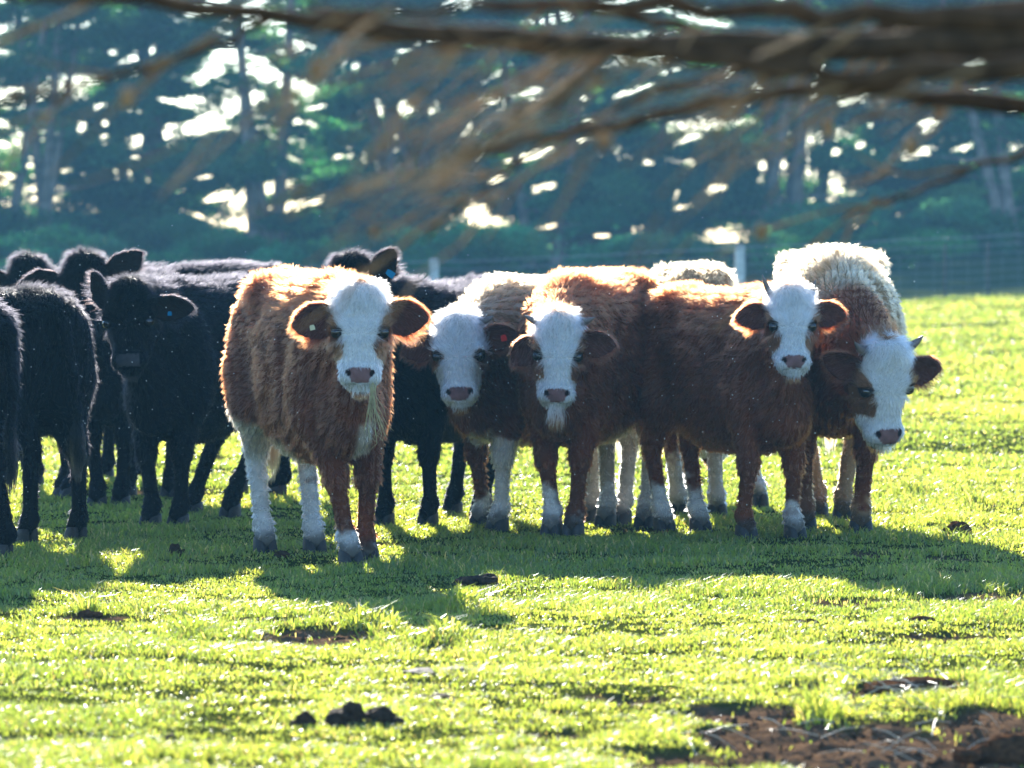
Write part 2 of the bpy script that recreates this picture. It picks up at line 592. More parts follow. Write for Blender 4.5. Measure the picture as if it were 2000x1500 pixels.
    tp = [tb, tb + (-.05 * s, tl[0] * .15, -.10 * s), tb + (-.07 * s, tl[0] * .5, -.35 * s), tb + (-.05 * s + tl[1] * .5, tl[0], -.62 * s)]
    fd.cone(tp[0] + (.06, 0, 0), tp[1], .05 * s, .032 * s, 0.03); fd.cone(tp[1], tp[2], .03 * s, .022 * s, 0.02); fd.cone(tp[2], tp[3], .022 * s, .018 * s, 0.02)
    # ---- head
    HM = np.stack([L_, S_, N_])
    hst = np.array([-.03, .02, .08, .15, .20, .26, .33, .39, .435, .465]) * hs * lk
    fd.loft(PO, HM, hst,
            np.array([.070, .098, .112, .120, .118, .098, .080, .080, .080, .062]) * hs * wk,
            np.array([.050, .075, .095, .105, .105, .095, .080, .067, .056, .036]) * hs,
            np.array([-.075, -.085, -.10, -.108, -.108, -.10, -.088, -.078, -.072, -.068]) * hs, 2.5, 0.025)
    fd.ell(H(0, -.05, -.005), np.stack([S_, N_, L_]), np.array([.075, .06, .045]) * hs, 0.04)     # poll
    for sg in (1, -1):
        fd.ell(H(.098 * sg, -.045, .168), np.stack([S_, N_, L_]), np.array([.034, .034, .028]) * hs, 0.03)   # brow
        fd.ell(H(.102 * sg, -.04, .197), np.stack([S_, N_, L_]), np.array([.026, .022, .020]) * hs, 0.010, sub=True)
        fd.cone(H(.075 * sg, -.16, .20), H(.055 * sg, -.13, .36), .055 * hs, .035 * hs, 0.04)                # jaw
    fd.ell(H(0, -.055, .415), np.stack([S_, N_, L_]), np.array([.082, .055, .052]) * hs, 0.03)    # muzzle
    fd.ell(H(0, -.020, .425), np.stack([S_, N_, L_]), np.array([.050, .024, .040]) * hs, 0.015)    # nose pad
    fd.ell(H(0, -.085, .475), np.stack([S_, N_, L_]), np.array([.052, .045, .028]) * hs, 0.012)    # chin
    for sg in (1, -1):
        fd.cone(H(.036 * sg, .006, .432), H(.052 * sg, .000, .408), .009 * hs, .013 * hs, 0.006, sub=True); fd.cone(H(.052 * sg, .000, .408), H(.064 * sg, -.006, .388), .013 * hs, .009 * hs, 0.006, sub=True)
    fd.cone(H(-.055, -.045, .462), H(0, -.012, .463), .006, .006, 0.006, sub=True)
    fd.cone(H(.055, -.045, .462), H(0, -.012, .463), .006, .006, 0.006, sub=True)
    ears = []
    ea = c.get('ears', ((8, 0), (8, 0)))       # droop in degrees, sweep in degrees; image-left ear first
    el_, ew_ = c.get('ear_len', .185), c.get('ear_w', .066)
    for sg, (dr, sw) in zip((-1, 1), ea):
        dr = R(dr); sw = R(sw)
        e = unit(sg * S_ * math.cos(dr) * math.cos(sw) + L_ * math.sin(dr) - N_ * math.sin(sw))
        wv = unit(L_ - e * (L_ @ e)); t = unit(N_ - e * (N_ @ e) - wv * (N_ @ wv))
        tilt = R(-18) ; wv, t = wv * math.cos(tilt) + t * math.sin(tilt), t * math.cos(tilt) - wv * math.sin(tilt)
        b = H(.104 * sg, -.060, .115)
        fd.ear(b, e, wv, t, el_ * hs, ew_ * hs, 0.015)
        ears.append((b, e, wv, t))
    v, q = surface_nets(fd)
    v = smooth_mesh(v, q, 2)
    vn, fa = vnormals(v, q)

    # ---- colouring
    ny = (L_, N_, S_)
    def classify(p, nrm):
        d = p - PO
        l = d @ L_ / hs / lk; n = d @ N_ / hs; a = d @ S_ / hs / wk
        hw_ = np.interp(l, [-.06, 0, .1, .2, .3, .45], [.09, .115, .135, .145, .11, .10])
        inh = (l > -.08) & (l < .53) & (n > np.interp(l, [.2, .4, .5], [-.25, -.17, -.12])) & (n < .06) & (np.abs(a) < hw_)
        earm = np.zeros(len(p)); earu = np.zeros(len(p)); earin = np.zeros(len(p)); earw = np.zeros(len(p))
        for (b, e, wv, t) in ears:
            dd = p - b
            u = dd @ e / (el_ * hs); ww = dd @ wv / (ew_ * hs); tt = dd @ t
            m = (u > .12) & (u < 1.1) & (np.abs(ww) < 1.25) & (np.abs(tt) < .075)
            earm[m] = 1; earu[m] = u[m]; earw[m] = ww[m]
            earin[m] = ((nrm @ t)[m] > 0.15)
        inh &= earm < .5
        return l, n, a, inh, earm, earu, earin, earw
    def colour(p, nrm):
        l, n, a, inh, earm, earu, earin, earw = classify(p, nrm)
        N1 = fbm(p, 6, c['seed'], 3); N2 = fbm(p, 25, c['seed'] + 9, 2)
        col = np.empty((len(p), 3))
        x = p[:, 0] / s; z = p[:, 2] / s
        if c['breed'] == 'black':
            col[:] = BLACK * (0.7 + 0.6 * N1[:, None])
            nose = inh & (l > .385) & (l < .46) & (n > -.035) & (np.abs(a) < .06)
            col[nose] = [.07, .065, .065]
            col[(earin > 0)] = [.02, .012, .010]
            return col
        pal = c.get('pal', (BROWN, DBROWN, 0.5))
        k = sstep(.35, .65, N1)[:, None]
        col[:] = pal[0] * (1 - k * .55) + pal[1] * k * .55
        if 'patch' in c:
            m = c['patch'](x, p[:, 1] / s, z, N1, N2)[:, None]
            col[:] = col * (1 - m) + c.get('pcol', CREAM) * m
        # legs
        socks = c.get('socks', (.2, .2, .3, .3))
        leg = z < .50
        d2 = np.stack([np.hypot(p[:, 0] - hf[0] - (0 if i < 2 else -.04), p[:, 1] - hf[1]) for i, hf in enumerate(hoofs)], 1)
        wh = np.argmin(d2, 1)
        ht = np.array(socks)[wh]
        sk = sstep(0.04, -0.04, z - ht - .24 * (N1 - .5) - .14 * (N2 - .5)) * leg * (earm < .5) * (~inh)
        lc = c.get('sockc', WHITE * np.array([.96, .90, .84])) * (.75 + .45 * N2[:, None])
        col = col * (1 - sk[:, None]) + lc * sk[:, None]
        dk = sstep(.115, .06, z - .06 * (N2 - .5)) * leg * .8
        col = col * (1 - dk[:, None]) + np.array([.045, .038, .032]) * dk[:, None]
        # face
        fw = c.get('face', 'blaze')
        A = np.abs(a)
        if fw == 'blaze':
            lim = np.interp(l, [-.1, 0, .08, .13, .19, .26, .32, .36, .55], [.12, .125, .13, .105, .083, .060, .066, .2, .2])
            lim = np.where(l < .34, lim * c.get('bl', 1.0) + .05 * (N1 - .5), lim)
            asym = c.get('asym', 0.0)
            lim = lim + asym * np.sign(a) * (l < .33)
            nb = -.19 + .0 * l
            white = inh & (A < lim + .012 * (N2 - .5)) & ((n > -.12) | (l > .37)) & (l > -.06)
            white |= inh & (l > .345 + .04 * (N1 - .5)) & (n > -.17)
        else:
            white = inh & (n > -.20)
            ey = ((A - .105) / .035) ** 2 + ((l - .205) / .042) ** 2 < 1
            white &= ~ey
            white &= ~((A > .10) & (l > .22) & (l < .33) & (a > 0))
        under = inh & (l > .43) & ((n < -.13 + 1.0 * (l - .43)) | ((l > .485) & (A > .05)))
        white &= ~under
        hc_ = c.get('hcol', EYEP)
        hm = inh & (~white) & (n > -.14)
        col[hm] = hc_ * (0.7 + .6 * N1[hm][:, None])
        col[white] = WHITE * (0.88 + .2 * N1[white][:, None])
        ring = inh & (((A - .110) / .032) ** 2 + ((l - .195) / .030) ** 2 < 1) & (n > -.08)
        col[ring] = [.06, .03, .02]
        nose = inh & (l > .383 + .25 * (A > .03) * (A - .03)) & (l < .462) & (n > -.032) & (A < .060 - .024 * sstep(.41, .463, l))
        col[nose] = PINK * (0.6 + .9 * N2[nose][:, None])
        nst = inh & (np.hypot((A - .052) * .8 + (l - .41) * .4, (l - .41) * .5 - (A - .052) * .3) < .011) & (n > -.045)
        col[nst] = [.022, .009, .009]
        em = earm > .5
        ec = pal[0] * .8
        col[em] = ec
        col[(earin > 0)] = np.array([.11, .035, .022])
        return col
    cols = colour(v, vn)
    rt = empty('calf' if c.get('calf') else ('black_cow' if c['breed'] == 'black' else 'brown_cow'), tuple(root))
    # orient empty with the animal
    rt.rotation_euler = (0, 0, math.atan2(fwd[1], fwd[0]))
    tag(rt, c['label'], 'cow' if not c.get('cat') else c['cat'], c['group'])
    under_ = cols * np.where(cols.min(1) > .30, .66, .75)[:, None] if c['breed'] != 'black' else cols  # hide colour darkened under the hair, painting shade into gaps between clumps
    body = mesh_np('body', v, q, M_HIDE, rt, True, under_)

    # ---- fur
    nh = c.get('hairs', 60000)
    # density weight by face: heads denser
    fc = v[q].mean(1)
    l, n, a, inh, earm, earu, earin, earw = classify(fc, vn[q[:, 0]])
    wgt = fa * np.where(inh, 3.0, 1.0) * np.where(earm > .5, np.where(earin > 0, .8, 3.5), 1.0) * np.where((fc[:, 2] < .45 * s) & ~inh & (earm < .5), 1.6, 1.0) * np.where(fc[:, 2] > 1.0 * s, 1.7, 1.0)
    wgt[fc[:, 2] < .05 * s] = 0
    r_ = np.random.default_rng(c['seed'])
    fi = r_.choice(len(q), nh, p=wgt / wgt.sum())
    u1 = r_.random(nh)[:, None]; u2 = r_.random(nh)[:, None]
    Q4 = v[q[fi]]; N4 = vn[q[fi]]
    bl = lambda X: (X[:, 0] * (1 - u1) + X[:, 1] * u1) * (1 - u2) + (X[:, 3] * (1 - u1) + X[:, 2] * u1) * u2
    p = bl(Q4); nr = unit(bl(N4))
    l, n, a, inh, earm, earu, earin, earw = classify(p, nr)
    z = p[:, 2] / s; x = p[:, 0] / s
    # flow direction
    flow = np.tile(np.array([-.75, 0, -.65]), (nh, 1))
    up = nr[:, 2] > .5
    flow[up] = [-1, 0, -.1]
    lowleg = (z < .45)
    flow[lowleg] = [-.15, 0, -1]
    nf = fbm(p, 5, c['seed'] + 3, 2)[:, None] - .5; nf2 = fbm(p, 5, c['seed'] + 13, 2)[:, None] - .5
    flow += np.concatenate([nf * 1.2, nf2 * 1.6, (nf - nf2) * .9], 1) * c.get('mess', 1.0)
    if inh.any():
        wh = H(0, 0, c.get('whorl', .21))
        rd = unit(p - wh)
        lh = l[:, None]
        fl = rd * 1.0 + np.where(lh < .21, -L_ * .6, L_ * .8)
        # forelock falls forwards and down
        fr = (lh < .06) & (n[:, None] > -.08)
        fl = np.where(fr, L_ * .9 + N_ * .25 + rd * .4 + .9 * (fbm(p, 18, c['seed'] + 5, 2)[:, None] - .5) * S_, fl)
        fl = fl + .8 * (vnoise(p, 22, c['seed'] + 7)[:, None] - .5) * S_
        flow = np.where(inh[:, None], fl, flow)
    for (b, e, wv, t) in ears:
        dd = p - b
        m = (earm > .5) & ((dd @ e) > 0) & ((dd @ e) < el_ * hs * 1.2)
        flow[m] = e * .6 + wv * (np.sign(earw[m]) * np.abs(earw[m]) ** 2 * .9)[:, None] + .35 * wv
    tan = flow - nr * np.sum(flow * nr, 1, keepdims=True)
    tan = unit(tan)
    base_len = c.get('fur', .019)
    L = np.full(nh, base_len) * (0.7 + .7 * fbm(p, 9, c['seed'] + 21, 2))
    lift = np.full(nh, .31)
    top_ = sstep(.98, 1.12, z)
    L *= 1 + .8 * top_; lift += .25 * top_
    L = np.where(lowleg, np.where(z < .1, .004, np.where(z < .3, .0055, .011)), L); lift = np.where(lowleg, .35, lift)
    fl2 = (l < .09) & inh
    L = np.where(inh, np.where(l < .02, .036, np.where(l < .24, .028, .012)), L)
    L = np.where(inh & (l > .33), .008, L)
    lift = np.where(inh, np.where(l < .24, .52, .22), lift)
    chin = inh & (l > .47)
    bd = c.get('beard', .016)
    L = np.where(chin, np.where(np.abs(a) < .034, bd, .006), L); lift = np.where(chin, .6, lift)
    flow_b = chin & (np.abs(a) < .045)
    tan[flow_b] = unit(L_ * .8 + np.array([0, 0, -.8]))
    nose = inh & (l > .385) & (l < .463) & (n > -.035) & (np.abs(a) < .06)
    eyes = inh & (np.hypot(np.abs(a) - .108, l - .199) < .034)
    L = np.where(nose | eyes, .0001, L)
    ed = (earm > .5) & (np.abs(earw) > .70)
    L = np.where(earm > .5, np.where(earin > 0, .018, .022), L)
    L = np.where(ed & (earw > 0), .034 * c.get('fringe', 1.0), L)
    lift = np.where(earm > .5, .25, lift)
    L *= .6 + .8 * r_.random(nh)
    lift = lift * (.6 + .8 * r_.random(nh))
    dirn = unit(tan * (1 - lift[:, None]) + nr * lift[:, None] + r_.normal(0, .12, (nh, 3)))
    # clumps: tips gather towards jittered lattice points
    cs = np.where(inh, .016, .030)[:, None]
    ci = np.floor(p / cs).astype(np.int64)
    jit = np.stack([_hash(ci[:, 0], ci[:, 1], ci[:, 2], k) for k in (1, 2, 3)], 1)
    cc = (ci + .2 + .6 * jit) * cs
    K = 4
    T = np.linspace(0, 1, K)
    pts = np.empty((nh, K, 3))
    gp = np.array([0, 0, -1.0])
    for i, t in enumerate(T):
        dd_ = dirn * t + tan * (.5 * t * t) + gp * (.12 * t * t)
        pt = p + dd_ * L[:, None]
        tgt = cc + dd_ * L[:, None]
        cf = c.get('clump', .75) * t ** 1.3
        pts[:, i] = pt + np.clip(tgt - pt, -.016, .016) * cf * (earm[:, None] < .5)
    if c['breed'] != 'black':
        # waves on the face and coat
        wv_ = np.sin(T[None] * 7 + 40 * vnoise(p, 8, 3)[:, None]) * (L * .16)[:, None] * T[None]
        sd2 = np.cross(nr, tan)
        pts += wv_[:, :, None] * sd2[:, None, :]
    hcol = colour(p, nr)
    hcol *= (0.75 + .5 * r_.random((nh, 1))) * (np.where(inh, .68, .60) + np.where(inh, .5, .8) * _hash(ci[:, 0], ci[:, 1], ci[:, 2], 8))[:, None]
    if c['breed'] == 'black':
        hcol = hcol * .12 + np.array([.0008, .0008, .0011])
    else:
        hcol = np.where((hcol.min(1) > .35)[:, None], np.clip(hcol * 1.1, 0, .9), np.maximum(hcol, 1e-4) ** np.array([1.0, 1.07, 1.10]) * .98)
    rr = c.get('hr', .0010) * np.array([1.0, .85, .6, .15])
    rad = np.broadcast_to(rr, (nh, K)) * np.where(inh | (earm > .5), .75, 1.0)[:, None]
    keep = L > .001
    # tail switch
    nt_ = 500
    e0 = tp[3]; tk = r_.random((nt_, 1))
    st_ = tp[2] * (1 - tk) + tp[3] * tk
    st_ = st_ * .4 + tp[3] * .6
    tpts = np.empty((nt_, K, 3))
    rd = r_.normal(0, 1, (nt_, 3)) * [.016, .016, .01]
    for i, t in enumerate(T):
        tpts[:, i] = st_ + r_.normal(0, .012, (nt_, 3)) * (i == 0) + rd * math.sin(t * 2.4) + np.array([tl[1] * .3, 0, -1.0]) * .22 * s * t * (.5 + .5 * r_.random((nt_, 1)))
    tcol = np.tile(BLACK * 2 if c['breed'] == 'black' else c.get('tailc', TAN), (nt_, 1))
    tr = np.broadcast_to(.0014 * np.array([1, 1, .8, .3]), (nt_, K))
    PT = np.concatenate([pts[keep], tpts]); RD = np.concatenate([rad[keep], tr]); CL = np.concatenate([hcol[keep], tcol])
    hair_obj('fur', PT, RD, CL, M_FURB if c['breed'] == 'black' else M_FUR, rt)

    # ---- eyes, horns, hooves
    for sg in (1, -1):
        ev, ef = uv_ball(H(.103 * sg, -.041, .197), .0245 * hs, 18, 12)
        mesh_np('eye', ev, ef, M_EYE, rt)
    if c.get('horns'):
        hl = c['horns']
        for sg in (-1, 1):
            k = hl[0] if sg < 0 else hl[1]
            up = c.get('hup', .15)
            b = H(.080 * sg, -.075, .0)
            pth = [b + hs * k * (S_ * sg * t + (-L_) * (up * t * t * 2) + N_ * (.25 * t)) for t in np.linspace(0, 1, 8)]
            rr_ = .021 * hs * np.array([1.1, 1.05, 1.0, .92, .8, .62, .4, .12])
            V, Qd = tube(pth, rr_, 10)
            mesh_np('horn', V, Qd, M_HORN, rt)
    for hf in hoofs:
        bg_ = Bag()
        for sg in (1, -1):
            ring = []
            for zz, kx, ky, ox in ((0, .054, .025, .020), (.02, .051, .025, .017), (.045, .045, .023, .010), (.062, .036, .019, .002), (.066, .01, .01, .0)):
                an = np.linspace(0, 2 * math.pi, 14, endpoint=False)
                cx_ = np.sign(np.cos(an)) * np.abs(np.cos(an)) ** .8 * kx; cy_ = np.sin(an) * ky
                ring.append(np.stack([hf[0] + (cx_ + ox) * s, hf[1] + (cy_ + sg * .0235 * (1 + .06 * np.cos(an))) * s, np.full(14, zz * s + .001)], 1))
            V = np.concatenate(ring); m_ = len(ring)
            i = np.arange(m_ - 1)[:, None]; j = np.arange(14)[None]
            Qd = np.stack([i * 14 + j, i * 14 + (j + 1) % 14, (i + 1) * 14 + (j + 1) % 14, (i + 1) * 14 + j], -1).reshape(-1, 4)
            bg_.add(V, Qd)
        bg_.build('hoof', M_HOOF, rt)
    for tg in c.get('tags', []):
        (b, e, wv, t) = ears[tg[0]]
        cpos = b + e * el_ * hs * tg[1] + wv * ew_ * hs * tg[2] + t * .004
        W_, H_ = tg[3]
        V = []
        for tt in (-.0015, .0015):
            for (ax, ay) in ((-.35, 0), (.35, 0), (.5, .35), (.5, 1), (-.5, 1), (-.5, .35)):
                V.append(cpos + e * ax * W_ + wv * ay * H_ + t * (tt + .008))
        V = np.array(V)
        F6 = [np.array([[0, 1, 2, 3, 4, 5], [11, 10, 9, 8, 7, 6]]), np.array([[i, i + 6, (i + 1) % 6 + 6, (i + 1) % 6] for i in range(6)])]
        to = mesh_np('ear_tag', V, F6, tg[4], rt, False)
    return rt

def pA(x, y, z, a, b):      # pale belly line and flank
    return sstep(.50, .40, z + .18 * (a - .5) - .12 * sstep(-.1, -.5, x)) * sstep(.15, -.1, x) * sstep(.27, .36, z) * .9 + sstep(.50, .56, x) * sstep(.60, .54, z + .1 * (b - .5)) * sstep(.045, .015, np.abs(y - .03)) * .7
def pB(x, y, z, a, b):      # pale back, brown shoulder
    return np.clip(sstep(.78, .95, z + .3 * (a - .5)) + sstep(.62, .5, z) * (x < .1), 0, 1) * .9
def pC(x, y, z, a, b):
    return sstep(.52, .42, z + .2 * (a - .5)) * sstep(.2, -.2, x) * .8
def pE(x, y, z, a, b):
    return np.clip(sstep(.36, .16, x + .4 * (a - .5)) + sstep(.84, .98, z + .3 * (a - .5)) * sstep(.75, .6, x), 0, 1) * .92
def pF(x, y, z, a, b):
    return sstep(.55, .75, z + .3 * (a - .5)) * 1.0

GB, GK = 'brown cattle with white faces in the herd', 'black cattle in the herd'
COWS = [
 dict(breed='brown', seed=1, s=1.09, w=.86, th=17, front=(668, 1100), poll=(703, 572), hd=-.58, head=(2, 8, 0), hs=1.04, feet=[(714, 1092), (682, 1103), (612, 1088), (515, 1084)],
      ears=((12, 8), (2, 8)), socks=(.05, .10, .27, .42), patch=pA, pcol=CREAM, horns=(.05, .03), hup=-.2, group=GB, label='brown calf nearest the camera, white face, a wisp of hay hanging from its mouth', hairs=110000,
      tags=[(0, .55, .1, (.022, .022), M_TAGW)], fringe=1.1, fur=.017, ear_len=.19, ear_w=.078),
 dict(breed='brown', wk=.97, seed=2, s=1.06, w=.88, th=-33, front=(960, 1036), poll=(893, 628), hd=-.55, head=(-3, 8, -2), hs=1.02, feet=[(975, 1036), (948, 1012), (1216, 1030), (1152, 1020)],
      ears=((14, 10), (-14, 10)), socks=(.42, .1, .62, .55), patch=pB, pcol=TAN * .95, face='white', horns=(.05, .09), hup=.15, group=GB, label='pale-backed horned cow with almost all-white face, right beside the nearest calf', hairs=80000, tags=[(1, .62, -.1, (.028, .030), M_TAGR)], ear_len=.18),
 dict(breed='brown', wk=.90, bl=.90, seed=3, s=1.08, w=.92, th=-17, front=(1102, 1046), poll=(1092, 628), hd=-.62, head=(2, 4, 2), hs=1.02, feet=[(1122, 1046), (1080, 1046), (1262, 1036), (1185, 1032)],
      ears=((38, 30), (2, 8)), socks=(.03, .18, .30, .2), patch=pC, pcol=CREAM, beard=.052, horns=(.085, .095), hup=.15, group=GB, label='shaggy red-brown horned cow with a white beard under its chin, mid herd', hairs=95000, ear_len=.18),
 dict(breed='brown', wk=.91, bl=1.06, seed=4, s=1.02, w=.84, th=26, front=(1505, 1052), poll=(1548, 572), hd=-.50, head=(4, 14, 0), hs=.96, feet=[(1550, 1050), (1455, 1050), (1365, 1046), (1295, 1042)],
      ears=((4, 14), (-2, 14)), socks=(.11, .04, .22, .20), horns=(.065, .05), hup=.8, pal=(BROWN * 1.1, DBROWN * 1.2, .5), group=GB, label='dark brown calf standing side on, white face turned to camera, notched ear', hairs=95000, tail=(-.1, .25), mess=.8,
      tags=[]),
 dict(breed='brown', wk=.93, bl=.96, seed=5, s=1.18, w=1.12, th=-2, front=(1634, 1042), poll=(1745, 690), hd=-.80, head=(24, -10, -3), hs=1.18, down=True, feet=[(1682, 1042), (1573, 1034), (1648, 1022), (1597, 1004)],
      ears=((-22, 25), (4, 10)), socks=(.16, .03, .3, .3), patch=pE, fur=.016, pcol=np.array([.46, .29, .15]), horns=(.07, .085), hup=.3, asym=.0, sockc=TAN, pal=(BROWN * 1.1, DBROWN, .5), group=GB, label='big cream-backed horned cow lowering its white face, right end of the herd', hairs=110000, ear_len=.18, mess=1.1),
 dict(breed='brown', seed=6, s=1.11, w=.86, th=173, hind=(1345, 1012), poll=(1390, 760), hd=.5, head=(170, 20, 0), hs=1.0, down=True, feet=[None, 1482, (1325, 1012), (1400, 1012)],
      socks=(.3, .3, .3, .3), patch=pF, fur=.016, pcol=np.array([.46, .29, .15]), group=GB, label='cream-rumped cow facing away, mostly hidden behind the dark brown calf', hairs=60000),
 dict(breed='black', seed=11, s=1.06, w=.92, th=-21, front=(322, 1030), poll=(245, 562), hd=-.55, head=(-8, 8, -3), hs=1.04, feet=[(350, 1030), (296, 1030), (452, 1008), (378, 1000)],
      ear_len=.21, ear_w=.062, ears=((-66, 10), (2, 15)), group=GK, label='black cow facing the camera with one ear raised, left of the nearest calf', hairs=60000, tags=[(1, .45, .2, (.02, .02), M_TAGB)], fur=.017),
 dict(breed='black', seed=12, s=1.11, w=.95, th=-75, hind=(507, 968), poll=(230, 700), hd=.2, head=(-75, 30, 0), hs=1.0, feet=[None, None, (545, 975), (470, 962)],
      group=GK, label='black cow broadside at the back, only its long back showing above the others', hairs=50000, fur=.017, down=True, tail=(0, -.2)),
 dict(breed='black', seed=13, s=1.02, w=.90, th=-150, hind=(88, 1058), poll=(-120, 640), hd=.3, head=(160, 10, 0), hs=1.0, feet=[None, None, (54, 1062), (150, 1055)],
      group=GK, label='black cow at the left seen from its bony hindquarters, rump edged with light', hairs=60000, fur=.019, tail=(-.12, .1)),
 dict(breed='black', seed=14, s=1.0, w=.95, th=-115, hind=(-45, 1088), poll=(-400, 640), hd=.1, head=(-110, 10, 0), hs=1.0, feet=[None, None, (6, 1092), (-60, 1070)],
      group=GK, label='black cow cut off by the left edge, only haunch and one leg showing', hairs=40000, fur=.017),
 dict(breed='black', seed=15, s=1.08, w=.92, th=-8, front=(212, 990), poll=(160, 508), hd=-.35, head=(-12, 20, 0), hs=1.16, feet=[(236, 992), (190, 995), None, None],
      ears=((2, 5), (-46, 5)), group=GK, label='black cow with round crown and upturned ears, behind the raised-ear black cow', hairs=55000, fur=.017, ear_len=.225, ear_w=.07),
 dict(breed='black', seed=16, s=1.05, w=.92, th=-20, front=(100, 955), poll=(48, 512), hd=-.35, head=(-15, 15, 0), hs=1.10,
      ears=((0, 5), (0, 5)), group=GK, label='black cow far back at the left, only its fuzzy crown showing', hairs=40000, fur=.024),
 dict(breed='black', seed=17, s=1.04, w=.95, th=-22, front=(795, 1028), poll=(684, 514), hd=-.5, head=(-3, 10, 0), hs=1.06, feet=[(838, 1026), (752, 1026), (940, 1008), (886, 1000)],
      ears=((-8, 0), (-60, 5)), group=GK, label='black cow peering over the nearest calf, a blue tag in its raised ear', hairs=65000, tags=[(1, .45, .30, (.032, .045), M_TAGB)], ear_len=.20, ear_w=.066, fur=.020),
]
_t = time.time()
cow_roots = []
for c in COWS:
    cow_roots.append(build_cow(c))
print('cows built', round(time.time() - _t, 1))

# ------------------------------------------------------------------ terrain
def hgt(X, Y):
    X = np.asarray(X, float); Y = np.asarray(Y, float)
    k = sstep(32, 90, Y)
    z = k * (.05 + .045 * np.clip(X, -4, 14))
    z = z + np.clip(Y - 92, 0, 38) * .022
    p = np.stack([X.ravel(), Y.ravel(), 0 * X.ravel()], 1)
    und = (fbm(p, .35, 77, 2) - .5).reshape(X.shape)
    herd = sstep(18.5, 20.5, Y) * sstep(30, 27, Y)
    z = z + und * .09 * (1 - herd) * sstep(200, 60, Y)
    bm = (fbm(p, 3.0, 78, 3) - .5).reshape(X.shape)
    z = z + bm * (.035 - .022 * herd) * sstep(60, 30, Y)
    return z

MUD = [(1780, 1462, 480, 66), (1450, 1396, 150, 16), (1790, 1352, 130, 20), (640, 1248, 140, 16), (520, 1218, 80, 8), (1560, 1350, 60, 8), (850, 1272, 60, 8), (180, 1205, 60, 7), (250, 1240, 40, 5), (1060, 1200, 60, 6), (1700, 1085, 50, 7)]
def mud(X, Y):
    px, py = project(X, Y, 0.0)
    p = np.stack([np.ravel(X), np.ravel(Y), 0 * np.ravel(X)], 1)
    n = (fbm(p, 5, 91, 3) - .5).reshape(np.shape(X))
    m = np.full(np.shape(X), -9.0)
    for cx, cy, rx, ry in MUD:
        D = 1 - np.sqrt(((px - cx) / rx) ** 2 + ((py - cy) / ry) ** 2)
        m = np.maximum(m, D)
    m = sstep(-.12, .12, m + n * 1.1)
    spots = sstep(.73, .78, fbm(p, 1.6, 95, 3).reshape(np.shape(X)))
    return np.clip(m + spots * .8 * (np.asarray(Y) < 60), 0, 1)

def build_ground():
    Yn = np.concatenate([[-25, -10, 0, 5, 8, 10, 11], np.arange(11.5, 20, .03), np.arange(20, 32, .07), np.geomspace(32, 150, 90), [180, 240, 400, 900, 2500]])
    un = np.concatenate([[-60, -20, -8, -4, -2.5], np.linspace(-1.6, 1.6, 241), [2.5, 4, 8, 20, 60]])
    U, Yg = np.meshgrid(un, Yn)
    X = U * np.clip(Yg, 10, 400) * .11
    Z = hgt(X, Yg)
    m = mud(X, Yg) * (Yg < 70) * (Yg > 10)
    p = np.stack([X.ravel(), Yg.ravel(), 0 * X.ravel()], 1)
    rough = (fbm(p, 9, 55, 4) - .5).reshape(X.shape)
    Z = Z - m * .022 + m * rough * .075
    V = np.stack([X, Yg, Z], -1).reshape(-1, 3)
    nx = len(un)
    i = np.arange(len(Yn) - 1)[:, None]; j = np.arange(nx - 1)[None]
    Q = np.stack([i * nx + j, i * nx + j + 1, (i + 1) * nx + j + 1, (i + 1) * nx + j], -1).reshape(-1, 4)
    n1 = fbm(p, .8, 31, 3)[:, None]
    soil = np.array([.15, .090, .050]); under = np.array([.055, .070, .014]); far = np.array([.055, .075, .03])
    c = under * (.7 + .6 * n1)
    mm = m.ravel()[:, None]
    c = c * (1 - mm) + soil * (.6 + .8 * fbm(p, 14, 32, 2)[:, None]) * mm
    kf = sstep(88, 96, Yg.ravel())[:, None]
    c = c * (1 - kf) + far * kf
    mt = coat_mat('pasture_soil')
    nt = mt.node_tree
    nt.nodes['Principled BSDF'].inputs['Roughness'].default_value = .95; nt.nodes['Principled BSDF'].inputs['Specular IOR Level'].default_value = 0
    for nd in nt.nodes:
        if nd.type == 'TEX_NOISE': nd.inputs['Scale'].default_value = 45
        if nd.type == 'BUMP': nd.inputs['Distance'].default_value = .02; nd.inputs['Strength'].default_value = .8
    g = mesh_np('ground', V, Q, mt, None, True, c)
    tag(g, kind='structure')
build_ground()

